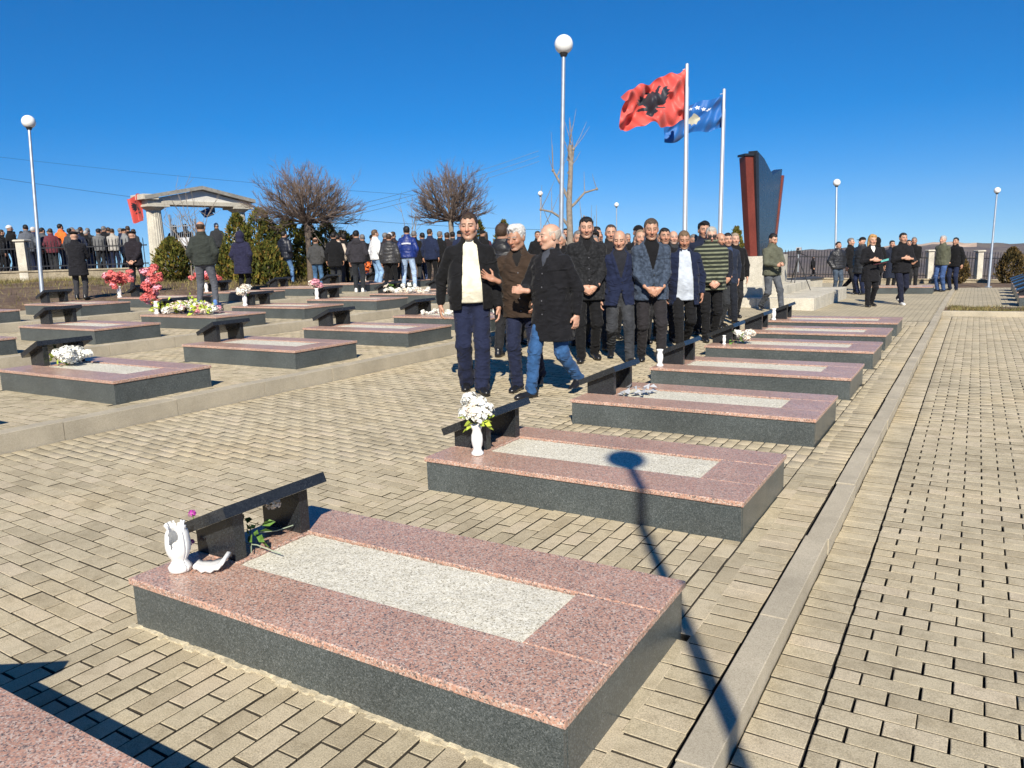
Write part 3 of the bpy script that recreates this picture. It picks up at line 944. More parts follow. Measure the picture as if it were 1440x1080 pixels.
vase((c5[0] - 1.9, c5[1] + .1, .57 + ZT), 'white vase with bright blue and orange flowers', offs([(-.12 + rng.uniform(-.06, .06), 0, .3 + rng.uniform(0, .2), .09) for k in range(6)], [M_BPET]) + offs([(.10 + rng.uniform(-.08, .08), 0, .3 + rng.uniform(0, .22), .10) for k in range(9)], [M_OPET]), 8, 1.2)

# ------------------------------------------------------------------ lamps, poles, flags
def lamp(base, top, label, gd=.32, r=.045, group='globe lamps'):
    base, top = Vector(base), Vector(top)
    h = top.z - base.z
    d = top - base
    t = thing('lamp_post', base, label, 'street lamp', group)
    mb = MB().tube([(0, 0, -.1), d * .25, d * .5, d * ((h - gd * .5) / h)], [r, r * .9, r * .78, r * .62], 12)
    smooth_angle(mb.build('post', M_POLE, t))
    u = d.normalized()
    c = MB().tube([d - u * gd * .62, d - u * gd * .42], [gd * .16, gd * .24], 12).build('collar', M_BLACKM, t)
    MB().sphere(tuple(d), gd / 2, 24).build('globe', M_GLOBE, t, True)
    MB().tube([(0, 0, -.02), (0, 0, .012)], [r * 2.6, r * 2.6], 14).build('foot_plate', M_POLE, t)
    return t
lamp((-6.27, 11.9, .16), (-6.21, 12.14, 4.965), 'tall globe lamp on a grey post before the bare pollard tree', .315, .05)
lamp((-21.12, 10.75, .80), (-21.68 + .18, 11.28 - .09, 5.30), 'globe lamp on a grey post beside the fence pillar and earth bank', .335, .055)
lamp((.444, 34.0, -.30), (.50, 34.4, 3.27), 'globe lamp at the end of the far path between dark shrubs', .23, .045)
lamp((-3.78, 25.92, -.08), (-3.93, 26.4, 3.39), 'globe lamp beside the man in the short puffer jacket', .225, .045)
lamp((-20.9, 37.6, -.3), (-20.96, 37.8, 4.74), 'small distant globe lamp left of the bare pollard tree', .28, .045)
lamp((-18.9, 43.5, -.9), (-18.95, 43.69, 4.23), 'small distant globe lamp right of the bare pollard tree', .28, .045)
# the lamp whose shadow lies across the graves; it stands on the path behind the viewer
gs = Vector((-1.804, 4.276, .21))
lt = gs - SUN_DIR * (4.35 / math.sin(SUN_EL))
lamp((lt.x, lt.y, RP), lt, 'globe lamp on the path that throws the long shadow over the graves', .25, .047)

def flag_mesh(name, w, h, nx, ny, shape, mats, pick):
    v = []
    for j in range(ny + 1):
        for i in range(nx + 1):
            v.append(shape(i / nx, j / ny, w, h))
    f = []; mi = []
    for j in range(ny):
        for i in range(nx):
            a = j * (nx + 1) + i
            f.append((a, a + 1, a + nx + 2, a + nx + 1)); mi.append(pick((i + .5) / nx, (j + .5) / ny))
    return mesh_from(name, v, np.array(f), mats, True, mi)
EAGLE = [(0, .93), (.05, .80), (.07, .90), (.16, .97), (.23, .93), (.17, .88), (.12, .80), (.18, .74), (.27, .88), (.40, .97), (.36, .84), (.45, .84), (.38, .72), (.46, .70), (.37, .60), (.44, .56), (.34, .48), (.38, .42), (.28, .40), (.24, .44), (.16, .38), (.27, .30), (.38, .28), (.30, .21), (.20, .22), (.11, .28), (.16, .12), (.08, .13), (0, .02)]
POLY = EAGLE + [(-x, y) for x, y in reversed(EAGLE[1:-1])]
def inpoly(x, y, P):
    c = False
    n = len(P)
    for i in range(n):
        x1, y1 = P[i]; x2, y2 = P[(i + 1) % n]
        if (y1 > y) != (y2 > y) and x < (x2 - x1) * (y - y1) / (y2 - y1) + x1: c = not c
    return c
def pick_al(u, t):
    return 1 if inpoly((u - .52) * 1.85, (t - .18) / .66, POLY) else 0
KOS_S = .8
KOS = [(-.17, .10), (-.10, .24), (.0, .33), (.06, .25), (.16, .16), (.17, .02), (.10, -.06), (.12, -.17), (.03, -.14), (-.02, -.27), (-.07, -.13), (-.15, -.06)]
def star(u, t, cx, cy, r):
    a = math.atan2(t - cy, (u - cx) * 1.4); d = math.hypot((u - cx) * 1.4, t - cy)
    k = (a - math.pi / 2) % (2 * math.pi / 5) - math.pi / 5
    return d < r * (.45 + .55 * abs(k) / (math.pi / 5))
def pick_ks(u, t):
    if inpoly((u - .5) * 1.4 / KOS_S, (t - .42) / KOS_S, KOS): return 1
    for i in range(6):
        a = math.radians(150 - i * 24)
        if star(u, t, .5 + .27 * math.cos(a) / 1.0, .52 + .30 * math.sin(a), .06): return 2
    return 0
def cloth(name, col, rough=.6):
    if name in MATS: return MATS[name]
    mt, nt, b = nodes_of(name)
    n = noise(nt, ocoord(nt), 30)
    nt.links.new(ramp(nt, n, [(.3, tuple(c * .88 for c in col)), (.7, tuple(min(1, c * 1.1) for c in col))]), b.inputs['Base Color'])
    b.inputs['Roughness'].default_value = rough
    b.inputs['Sheen Weight'].default_value = .15
    MATS[name] = mt
    return mt
M_RED = cloth('red_flag', (.60, .075, .06)); M_FBLK = cloth('flag_black', (.012, .012, .022)); M_BLUE = cloth('blue_flag', (.005, .105, .36)); M_GOLD = cloth('flag_gold', (.42, .40, .30)); M_FWHT = cloth('flag_white', (.8, .8, .8))

def flagpole(base, top, label, flabel, mesh, fz, rz):
    base, top = Vector(base), Vector(top)
    d = top - base
    t = thing('flagpole', base, label, 'flagpole', 'flagpoles by the monument')
    smooth_angle(MB().tube([(0, 0, -.1), d * .5, d], [.075, .06, .048], 14).build('pole', M_POLEW, t))
    MB().sphere(tuple(d), .05, 12).build('cap', M_POLEW, t, True)
    MB().tube([d * .985 + Vector((.05, 0, 0)), d * .98 + Vector((-.11, -.04, 0))], .012, 6).build('arm', M_POLEW, t)
    MB().tube([d * .9 + Vector((.065, -.03, 0)), Vector((.08, -.03, .5))], .005, 5).build('halyard', M_POLEW, t)
    fl = obj('flag', mesh)
    fl.location = base + d * fz
    fl.rotation_euler = (0, 0, rz)
    tag(fl, flabel, 'flag')
# flags fly towards local -X from the hoist (u = 0)
def wave_al(u, t, w, h):
    x = -u * w
    sag = -.62 * u - .16 * u * u
    y = .17 * math.sin(u * 9 + t * 3.2) * (.25 + u) + .06 * math.sin(u * 23 + t * 9) * (.3 + u) + .06 * math.sin(t * 13 + u * 7) + .03 * math.sin(u * 37 - t * 17)
    z = (t - 1) * h * (1 - .30 * u + .05 * math.sin(u * 7)) + sag * .85 + .04 * math.sin(u * 15 + t * 9) + .03 * math.sin(u * 27 - t * 11) - .05 * math.sin(u * 3.14) * (1 - t)
    return (x - .06 * math.sin(t * 6) * u, y, z)
def wave_ks(u, t, w, h):
    x = -u * w * (1 - .18 * (1 - t) * (1 - u))
    y = .17 * math.sin(u * 10 + t * 3.1 + 1) * (.25 + u) + .05 * math.sin(u * 27 + t * 8) + .05 * math.sin(t * 12 + u * 4)
    z = (t - 1) * h * (1 - .10 * u + .06 * math.sin(u * 9)) - .16 * u * u - .34 * u + .04 * math.sin(u * 13 + t * 9)
    return (x, y, z)
flagpole((-6.9, 20.55, .45), (-7.17, 21.45, 6.48), 'silver flagpole flying the red flag', 'red flag with a black double-headed eagle blowing from its pole', flag_mesh('flag', 1.86, 1.36, 150, 96, wave_al, [M_RED, M_FBLK], pick_al), .985, FACE + .05)
flagpole((-6.68, 23.1, .45), (-6.86, 24.0, 6.18), 'silver flagpole flying the blue flag', 'blue flag with white stars and a gold shape blowing behind the red one', flag_mesh('flag', 1.80, .92, 120, 80, wave_ks, [M_BLUE, M_GOLD, M_FWHT], pick_ks), .975, FACE - .1)

# ------------------------------------------------------------------ monument
M_REDST = mat_speckle('red_stone_panel', [(0, (0.10, 0.022, 0.016)), (0.5, (0.155, 0.034, 0.024)), (1, (0.21, 0.055, 0.038))], 120, 0.25, 0.45, stain=.25)
M_GLASS = mat_speckle('black_polished_panel', [(0, (0.012, 0.014, 0.018)), (1, (0.028, 0.032, 0.04))], 220, 0.22, 0.34, stain=.2, spec=.35)
pl = thing('stone_platform', (-5.5, 21, 0), 'pale stepped stone platform carrying the red and black monument', 'platform')
def blocks(x0, x1, y0, y1, z0, z1, bl, parent, base):
    """a tier of stone blocks along its front and right side around a core"""
    MB().box(x0 - base[0], x1 - .15 - base[0], y0 + .15 - base[1], y1 - base[1], z0 - base[2] - .02, z1 - .006 - base[2]).build('core', M_STONE, parent)
    x = x0
    while x < x1 - .01:
        e = min(x1, x + bl * rng.uniform(.9, 1.1))
        if x1 - e < .15: e = x1
        MB().box(x + .004 - base[0], e - .004 - base[0], y0 - base[1], y0 + .149 - base[1], z0 - base[2] - .05, z1 - base[2], .006).build('stone_block', M_STONE, parent)
        x = e
    y = y0 + .152
    while y < y1 - .01:
        e = min(y1, y + bl * rng.uniform(.9, 1.1))
        if y1 - e < .15: e = y1
        MB().box(x1 - .149 - base[0], x1 - base[0], y + .004 - base[1], e - .004 - base[1], z0 - base[2] - .05, z1 - base[2], .006).build('stone_block', M_STONE, parent)
        y = e
PB0 = (-5.5, 21, 0)
blocks(-8.2, -3.12, 18.45, 23.5, -.05, .275, .62, pl, PB0)
blocks(-8.0, -4.05, 19.05, 23.2, .27, .49, .6, pl, PB0)
blocks(-5.75, -4.58, 19.72, 22.6, .48, 1.24, .38, pl, PB0)
mo = thing('monument', (-5.1, 20.3, 1.24), 'tall flared monument of red stone fins and a black polished wall', 'monument')
B = Vector((5.1, -20.3, -1.24))
def prism(name, bot, top, mat, cap=None):
    bot = [Vector(p) + B for p in bot]; top = [Vector(p) + B for p in top]
    n = len(bot)
    f = [tuple(reversed(range(n))), tuple(range(n, 2 * n))] + [(i, (i + 1) % n, n + (i + 1) % n, n + i) for i in range(n)]
    mb = MB().add(bot + top, f)
    return mb.build(name, mat, mo)
prism('front_fin', [(-5.14, 20.12, 1.242), (-4.97, 19.97, 1.242), (-4.80, 20.10, 1.242), (-5.0, 20.42, 1.242)], [(-5.30, 19.98, 3.70), (-5.09, 19.76, 3.70), (-4.92, 19.94, 3.72), (-5.1, 20.35, 3.72)], M_REDST)
prism('edge_strip', [(-4.85, 20.10, 1.243), (-4.80, 20.07, 1.243), (-4.77, 20.13, 1.243), (-4.82, 20.16, 1.243)], [(-4.93, 19.90, 3.77), (-4.87, 19.87, 3.77), (-4.82, 19.98, 3.79), (-4.88, 20.02, 3.79)], M_GLASS)
# black wall along y with a stepped top
def wall_col(y, zt):
    fl = (zt - 1.24) / 2.5
    return y, zt
wp = [(20.15, 20.0, 3.85), (20.75, 20.75, 3.72), (21.4, 21.75, 3.38), (22.0, 22.9, 3.62)]
mb = MB()
for i in range(len(wp) - 1):
    (b0, t0, z0), (b1, t1, z1) = wp[i], wp[i + 1]
    q = [Vector((-4.98, b0, 1.242)) + B, Vector((-4.84, b0, 1.242)) + B, Vector((-4.84, b1, 1.242)) + B, Vector((-4.98, b1, 1.242)) + B]
    r = [Vector((-5.08, t0, z0)) + B, Vector((-4.86, t0, z0)) + B, Vector((-4.86, t1, z1)) + B, Vector((-5.08, t1, z1)) + B]
    mb.hexa(q, r)
mb.build('black_wall', M_GLASS, mo)
prism('rear_fin', [(-5.1, 22.0, 1.242), (-4.81, 22.0, 1.242), (-4.81, 22.1, 1.242), (-5.1, 22.2, 1.242)], [(-5.3, 22.92, 3.45), (-4.83, 22.92, 3.45), (-4.83, 23.06, 3.45), (-5.3, 23.2, 3.45)], M_REDST)
for nm, pts in (('cap_stone', [(-5.34, 19.96), (-5.09, 19.71), (-4.87, 19.92), (-5.1, 20.4)]),):
    prism(nm, [(x, y, 3.722) for x, y in pts], [(x, y, 3.775) for x, y in pts], M_GLASS)
# long low wall of dark plaques behind it
lw = thing('plaque_wall', (-5.3, 28, 0), 'low pale wall with a dark sloping top behind the tripod', 'wall')
MB().hexa([(-.45, -2.0, -.3), (-.2, -2.0, -.3), (.45, 2.2, -.3), (.2, 2.2, -.3)], [(-.45, -2.0, .30), (-.2, -2.0, .30), (.45, 2.2, .22), (.2, 2.2, .22)]).build('base', M_STONE, lw)
MB().hexa([(-.5, -2.05, .301), (-.15, -2.05, .301), (.5, 2.25, .222), (.15, 2.25, .222)], [(-.5, -2.05, .40), (-.15, -2.05, .34), (.5, 2.25, .26), (.15, 2.25, .32)]).build('plaque', simple('dull_slate', (.035, .037, .042), .8), lw)

# ------------------------------------------------------------------ tripod
tp = thing('tripod', (-4.1, 21.6, .275), 'black camera tripod standing on the platform beside the monument', 'tripod')
for a in (.4, 2.5, 4.6):
    p0 = Vector((0, 0, .86)); p1 = Vector((.34 * math.cos(a), .34 * math.sin(a), 0))
    MB().tube([p0, (p0 + p1) / 2, p1], [.018, .014, .010], 6).build('leg', M_BLACKM, tp)
MB().tube([(0, 0, .5), (0, 0, 1.0)], .014, 8).build('centre_column', M_POLE, tp)
MB().box(-.05, .05, -.04, .04, .98, 1.06, .01).build('head', M_BLACKM, tp)
MB().tube([(.03, 0, 1.0), (.26, -.08, .90)], .009, 6).build('handle', M_BLACKM, tp)
cmo = thing('camera_device', (-4.1, 21.6, 1.337), 'small pale camera mounted on the tripod', 'camera')
MB().box(-.06, .07, -.05, .05, 0, .09, .012).build('body', simple('grey_plastic', (.35, .35, .36), .4), cmo)
MB().tube([(0, -.05, .045), (0, -.10, .045)], .03, 12).build('lens', M_BLACKM, cmo)

# ------------------------------------------------------------------ gate, boundary walls and fences
gt = thing('gateway', (-25.81, 17.41, 1.0), 'stone gateway with fluted columns and a shallow gabled roof', 'gateway')
GX = Vector((-25.33 + 25.81, 20.78 - 17.41, 0)); GWD = GX.length; gt.rotation_euler = (0, 0, math.atan2(GX.y, GX.x))
def fluted(cx, h, r0, r1, n=20):
    mb = MB(); v = []; f = []
    k = n * 4
    lev = [(0, r0), (h * .5, (r0 + r1) / 2), (h, r1)]
    for z, r in lev:
        for i in range(k):
            a = 2 * math.pi * i / k
            rr = r * (1 - .07 * (.5 - .5 * math.cos(a * n)))
            v.append((cx + rr * math.cos(a), rr * math.sin(a), z))
    for j in range(2):
        for i in range(k):
            f.append((j * k + i, j * k + (i + 1) % k, (j + 1) * k + (i + 1) % k, (j + 1) * k + i))
    return mb.add(v, f)
for cx in (0, GWD):
    c = fluted(cx, 2.45, .31, .25).build('column', M_STONE, gt)
    MB().box(cx - .38, cx + .38, -.38, .38, -.2, .12, .03).build('plinth', M_STONE, c)
    MB().lathe([(.25, 2.45), (.36, 2.52), (.40, 2.56)], 24, (cx, 0, 0)).box(cx - .42, cx + .42, -.42, .42, 2.56, 2.64, .01).build('capital', M_STONE, c)
x0, x1 = -.50, GWD + .5
MB().box(x0 + .12, x1 - .12, -.40, .40, 2.642, 2.80, .01).build('beam', M_STONE, gt)
xm = GWD / 2
e = MB()
for yy, nm in ((-.36, 0),):
    e.add([(x0 + .2, -.33, 2.802), (x1 - .2, -.33, 2.802), (xm, -.33, 3.22), (x0 + .2, .33, 2.802), (x1 - .2, .33, 2.802), (xm, .33, 3.22)], [(0, 1, 2), (5, 4, 3), (0, 3, 4, 1)])
e.build('tympanum', simple('white_plaster', (.62, .60, .55), .8, .1), gt)
def rooft(s):
    xe = x0 if s < 0 else x1
    return MB().hexa([(xe, -.52, 2.803), (xm, -.52, 3.24), (xm, .52, 3.24), (xe, .52, 2.803)], [(xe, -.52, 2.94), (xm, -.52, 3.37), (xm, .52, 3.37), (xe, .52, 2.94)])
M_ROOF = simple('weathered_concrete', (.26, .25, .22), .9, .3, 6, .4, 40)
rooft(-1).build('roof_slope', M_ROOF, gt); rooft(1).build('roof_slope', M_ROOF, gt)
MB().box(x0 - .05, x0 + .5, -.50, .50, 2.81, 3.0, .01).build('end_block', M_STONE, gt)
def gate_leaf(loc, rz, label):
    t = thing('gate_leaf', loc, label, 'gate', 'iron gate leaves', rz)
    MB().box(0, .05, -.025, .025, 0, 2.2, .004).box(1.15, 1.2, -.025, .025, 0, 2.0, .004).build('frame', M_POLE, t)
    b = MB()
    for i in range(11):
        b.tube([(.12 + i * .095, 0, .05), (.12 + i * .095, 0, 2.05 + .1 * math.sin(i * .3))], .010, 5)
    tag(b.build('bars', M_POLE, t), kind='stuff')
    MB().box(.05, 1.15, -.018, .018, .3, .34).build('rail', M_POLE, t); MB().box(.05, 1.15, -.018, .018, 1.75, 1.79).build('rail', M_POLE, t)
    MB().box(.35, .85, -.03, .03, 1.05, 1.35, .01).build('plate', simple('pale_plate', (.55, .56, .58), .5), t)
gate_leaf((-25.5, 17.8, 1.1), math.radians(10), 'iron gate leaf swung open beside the fluted column')
gate_leaf((-25.0, 20.4, 1.0), math.radians(-20), 'iron gate leaf standing open against the hedge')
def droop(u, t, w, h):
    return (-.12 * math.sin(u * 9) * (1 - t * .5) - u * w * (.35 + .3 * t), .10 * math.cos(u * 11 + t), (t - 1) * h - .18 * u + .04 * math.sin(u * 14))
fl = obj('gate_flag', flag_mesh('gate_flag', .7, .85, 60, 60, droop, [M_RED, M_FBLK], pick_al)); fl.location = (-25.85, 17.0, 4.02); fl.rotation_euler = (0, 0, FACE + .3); tag(fl, 'red and black flag hanging limp from the gateway roof end', 'flag')
fl = obj('gate_flag', flag_mesh('gate_flag', .9, .26, 50, 40, droop, [M_BLUE, M_GOLD, M_FWHT], pick_ks)); fl.location = (-26.0, 20.2, 3.72); fl.rotation_euler = (0, 0, FACE + .2); tag(fl, 'small blue flag hanging under the gateway beam', 'flag')

def boundary(A, Bp, hw, label, pil, fence_h, plabel, pw=.16, wname='boundary_wall'):
    A, Bp = Vector(A), Vector(Bp)
    d = Bp - A; L = d.length; ang = math.atan2(d.y, d.x); pit = -math.asin(d.z / L)
    t = thing(wname, A, label, 'wall'); t.rotation_euler = (0, pit, ang)
    MB().box(0, L, -.14, .14, -.6, hw, .015).build('wall_body', M_STAINED, t)
    MB().box(-.02, L + .02, -.18, .18, hw + .001, hw + .07, .015).build('coping', M_STAINED, t)
    fe = thing('iron_fence', A, plabel, 'fence'); fe.rotation_euler = (0, pit, ang)
    z0 = hw + .07
    b = MB(); x = .1
    while x < L - .05:
        b.tube([(x, 0, z0), (x, 0, z0 + fence_h)], .015, 4, cap=False)
        b.add([(x - .02, 0, z0 + fence_h), (x + .02, 0, z0 + fence_h), (x, 0, z0 + fence_h + .09), (x, -.01, z0 + fence_h)], [(0, 1, 2), (1, 3, 2), (3, 0, 2)])
        x += .125
    tag(b.build('pickets', M_BLACKM, fe), kind='stuff')
    for zz in (.12, fence_h * .78):
        MB().box(0, L, -.018, .018, z0 + zz, z0 + zz + .045).build('rail', M_BLACKM, fe)
    for px, pl_ in pil:
        p = thing('wall_pillar', A + d.normalized() * px, pl_, 'pillar', 'stone pillars of the boundary wall', ang)
        hh = hw + fence_h + .12
        MB().box(-pw, pw, -pw, pw, -.5, hh, .02).build('shaft', M_STONE, p)
        MB().box(-pw - .06, pw + .06, -pw - .06, pw + .06, hh + .001, hh + .08, .025).build('cap_stone', M_STONE, p)
boundary((-33.5, 12.7, 1.0), (-26.2, 17.25, 1.0), .36, 'low stained stone boundary wall below the bystanders', [(4.05, 'square stone pillar in the fence next to the leaning lamp post')], 1.0, 'black iron picket fence in front of the bystanders on the road')
boundary((-9.5, 34.4, .0), (6.5, 44.0, -.75), .10, 'low stone footing wall at the far end of the plaza', [(9.0, 'stone pillar beside the standing man in olive and jeans'), (11.2, 'stone pillar between the two dark shrubs'), (14.6, 'stone pillar past the outer dark shrub')], 1.15, 'black iron spear fence at the far end before the hills', pw=.12, wname='footing_wall')

# ------------------------------------------------------------------ trees and shrubs
def branch_tree(base, trunk_h, tr, label, seed, crown_w, crown_h, n0=22, levels=3, mat=M_TWIG, lean=(0, 0), tmat=M_BARK, up=.5):
    q = random.Random(seed)
    t = thing('bare_tree', base, label, 'tree', None)
    tb = MB().tube([(0, 0, -.2), (.02, 0, trunk_h * .4), (lean[0] * .6, lean[1] * .6, trunk_h * .75), (lean[0], lean[1], trunk_h)], [tr * 1.25, tr, tr * .92, tr * 1.05], 10)
    smooth_angle(tb.build('trunk', tmat, t), 60)
    cr = MB()
    def shoot(p, d, L, r, lev):
        pts = [p]; rad = [r]; dd = d.copy()
        n = 4
        for i in range(n):
            dd = (dd + Vector((q.gauss(0, .10), q.gauss(0, .10), q.gauss(0, .08) + up * .13))).normalized()
            pts.append(pts[-1] + dd * L / n); rad.append(r * (1 - .75 * (i + 1) / n))
        cr.tube(pts, rad, 4 if lev > 0 else 5, cap=False)
        if lev >= levels: return
        k = 5 if lev == 0 else 4
        for i in range(k):
            s = q.uniform(.25, .95)
            j = min(n - 1, int(s * n)); fp = s * n - j
            pp = pts[j].lerp(pts[j + 1], fp)
            bd = (pts[j + 1] - pts[j]).normalized()
            o_ = Vector((q.gauss(0, 1), q.gauss(0, 1), q.gauss(0, .7))).normalized()
            nd = (bd + o_ * .55).normalized()
            shoot(pp, nd, L * q.uniform(.42, .62), max(.0055, r * .5), lev + 1)
    for i in range(n0):
        a = i * 2.39996 + q.uniform(-.3, .3)
        el = q.uniform(0, 1)
        th = math.radians(-4 + 80 * el)
        d = Vector((math.cos(a) * math.cos(th) * crown_w * .52, math.sin(a) * math.cos(th) * crown_w * .52, math.sin(th) * crown_h))
        L = d.length * q.uniform(.62, .80)
        d.z -= up * .16 * d.length
        shoot(Vector((lean[0], lean[1], trunk_h - .04)), d.normalized(), L, tr * .30, 0)
    cr.build('crown', mat, t)
    return t
branch_tree((-19.55, 18.84, .85), 1.95, .10, 'umbrella-shaped bare tree in front of the thuja hedge', 3, 3.75, 1.85, 64)
branch_tree((-16.56, 23.06, .85), 1.95, .10, 'umbrella-shaped bare tree behind the bystanders in dark jackets', 8, 3.05, 2.0, 58, tmat=M_GBARK)
def sapling(base, H, label, seed, mat=M_GBARK, n=5, w=.35, tr=.03):
    q = random.Random(seed)
    t = thing('bare_sapling', base, label, 'tree')
    MB().tube([(0, 0, -.2), (.02, .0, H * .25), (0, 0, H * .5)], [tr, tr * .8, tr * .55], 7).build('trunk', mat, t)
    c = MB()
    for i in range(n):
        a = q.uniform(0, 6.28); z = H * q.uniform(.2, .5)
        p = Vector((0, 0, z)); pts = [p]
        d = Vector((math.cos(a) * w, math.sin(a) * w, 1)).normalized()
        for k in range(4):
            d = (d + Vector((q.gauss(0, .12), q.gauss(0, .12), .05))).normalized(); pts.append(pts[-1] + d * (H - z) / 4)
        c.tube(pts, [tr * .5, tr * .42, tr * .34, tr * .24, .004], 5, cap=False)
        for k in range(5):
            s = q.randrange(1, 5); d2 = Vector((q.gauss(0, 1), q.gauss(0, 1), .9)).normalized()
            c.tube([pts[s], pts[s] + d2 * H * .09, pts[s] + d2 * H * .15 + Vector((0, 0, .05))], [.008, .006, .003], 4, cap=False)
    c.build('crown', mat, t)
sapling((-21.81, 16.28, .95), 3.05, 'thin bare sapling in front of the gateway opening', 5)
sapling((-22.6, 16.4, .95), 2.5, 'bare twiggy sapling beside the fluted column', 15, n=7, w=.6)
sapling((-17.88, 22.16, .6), 2.95, 'thin bare sapling beside the second umbrella tree', 6)
sapling((-19.0, 19.36, .76), 2.2, 'pale bare sapling by the first umbrella tree trunk', 9, n=4, w=.9)
# pollarded tree with knobbly upturned arms
pt = thing('pollard_tree', (-8.4, 16.55, .42), 'pollarded bare tree with knobbly upturned arms behind the tall lamp', 'tree')
smooth_angle(MB().tube([(0, 0, -.2), (.02, 0, 1.2), (.0, .0, 2.2), (.06, .0, 3.0), (.05, 0, 3.55)], [.095, .08, .07, .055, .05], 9).build('trunk', M_GBARK, pt), 60)
c = MB()
R3 = Vector((RIGHT.x, RIGHT.y, 0)).normalized(); D3 = Vector((FWD.x, FWD.y, 0)).normalized()
def arm(z, pts, r, shoots, seed):
    q = random.Random(seed)
    P = [Vector((0, 0, z)) + R3 * a + D3 * b_ + Vector((0, 0, c_)) for a, b_, c_ in pts]
    c.tube(P, [r * (1 - .5 * i / (len(P) - 1)) for i in range(len(P))], 7)
    c.sphere(tuple(P[-1]), r * .95, 8)
    for i in range(shoots):
        d = (Vector((0, 0, 1)) + R3 * q.gauss(0, .35) + D3 * q.gauss(0, .35)).normalized()
        L = q.uniform(.3, .85)
        s = P[-1] if i % 3 else P[-2]
        c.tube([s, s + d * L * .5, s + d * L + Vector((0, 0, .05))], [.011, .008, .003], 4, cap=False)
arm(2.3, [(0, 0, 0), (-.12, .05, .25), (-.28, .08, .55), (-.36, .1, .7)], .042, 6, 1)
arm(2.9, [(0, 0, 0), (.08, -.05, .2), (.12, -.08, .55)], .04, 7, 2)
arm(2.1, [(0, 0, 0), (.15, .05, .12), (.38, .08, .36), (.68, .12, .44)], .038, 2, 3)
arm(1.65, [(0, 0, 0), (-.15, -.03, .2), (-.42, -.06, .38), (-.68, -.08, .44)], .04, 3, 4)
arm(1.2, [(0, 0, 0), (-.2, .04, .25), (-.45, .06, .48), (-.6, .08, .5)], .032, 2, 5)
arm(1.05, [(0, 0, 0), (.2, .03, .2), (.5, .06, .34), (.66, .08, .40)], .04, 4, 6)
arm(1.15, [(0, 0, 0), (.12, -.05, .2), (.30, -.08, .55), (.34, -.1, .75)], .026, 1, 7)
arm(3.2, [(0, 0, 0), (.02, .05, .2), (.06, .08, .5)], .03, 6, 8)
c.build('crown', M_GBARK, pt)

def shrub(base, w, h, label, seed, mat=M_THUJA, n=2600, egg=.55, group=None, leaf=.075, name='thuja_shrub'):
    q = np.random.default_rng(seed)
    t = thing(name, base, label, 'shrub', group)
    MB().tube([(0, 0, -.15), (0, 0, h * .5)], [.05, .03], 6).build('trunk', M_BARK, t)
    u = q.random(n); ph = q.random(n) * 2 * np.pi
    z = u ** .9
    prof = np.power(np.clip(np.sin(np.pi * np.clip(z, .02, .985) ** egg), 0, 1), .62)
    lump = 1 + .12 * np.sin(ph * 5 + z * 9 + seed) + .10 * np.sin(ph * 9 - z * 14) + q.normal(0, .06, n)
    rad = prof * w / 2 * lump * np.sqrt(.45 + .55 * q.random(n))
    c = np.stack([rad * np.cos(ph), rad * np.sin(ph), z * h * .98 + .02], 1)
    d = np.stack([np.cos(ph) * .55, np.sin(ph) * .55, np.full(n, .9)], 1) + q.normal(0, .4, (n, 3))
    d /= np.linalg.norm(d, axis=1, keepdims=True)
    a = np.cross(d, q.normal(0, 1, (n, 3))); a /= np.linalg.norm(a, axis=1, keepdims=True)
    s = (leaf * (.6 + .8 * q.random(n)))[:, None]
    V = np.stack([c - d * s * .6, c + a * s * .38, c + d * s * 1.1, c - a * s * .38], 1).reshape(-1, 3)
    F = np.arange(n * 4).reshape(-1, 4)
    obj('crown', mesh_from('crown', V, F, mat), t)
    return t
shrub((-23.11, 16.08, .95), 1.15, 1.42, 'clipped egg-shaped green shrub at the foot of the fluted column', 1, n=3600, egg=.7)
shrub((-21.96, 17.38, .92), .8, 1.15, 'small rounded green shrub behind the man in grey trousers', 2, n=1800, egg=.7)
HG = [(-22.4, 18.27, 2.5, 1.2, 'tall thuja shrub next to the hedge gate leaf'), (-21.96, 18.9, 2.75, 1.5, 'tallest thuja shrub of the hedge behind the umbrella tree'), (-21.02, 18.5, 2.25, 1.4, 'broad thuja shrub left of the man in black jacket and jeans'), (-21.65, 19.89, 2.4, 1.4, 'yellow-green thuja shrub behind the man in black jacket and jeans'), (-20.93, 20.2, 2.2, 1.3, 'thuja shrub just behind the umbrella tree trunk'), (-21.0, 21.2, 2.3, 1.3, 'thuja shrub past the umbrella tree trunk'), (-20.0, 21.0, 1.9, 1.2, 'last low thuja shrub of the hedge'), (-20.08, 16.69, 1.35, 1.0, 'low thuja bush behind the navy hooded coat'), (-19.63, 17.1, 1.5, 1.1, 'low thuja bush right of the navy hooded coat'), (-19.8, 17.7, 1.3, 1.0, 'low thuja bush at the feet of the hedge')]
for i, (x, y, h, w, lb) in enumerate(HG):
    shrub((x, y, terr(x, y) - .03), w, h * .93, lb, 20 + i, n=2600, egg=.62, group='thuja hedge by the gate')
shrub((-17.41, 26.15, .55), .95, 2.35, 'distant conifer behind the white sweater man', 40, n=1500)
shrub((-17.0, 27.43, .55), 1.2, 2.35, 'distant conifer behind the grey-haired man', 41, n=1500)
shrub((-7.33, 27.49, .1), .75, 2.1, 'dark conifer beside the red fin of the monument', 42, n=1500)
shrub((-.73, 38.0, -.42), .98, 1.42, 'browned egg-shaped shrub behind the man in olive and jeans', 43, M_BROWNTH, 2600, .75)
shrub((1.28, 38.4, -.50), 1.05, 1.6, 'browned egg-shaped shrub past the far lamp post', 44, M_BROWNTH, 2600, .7)

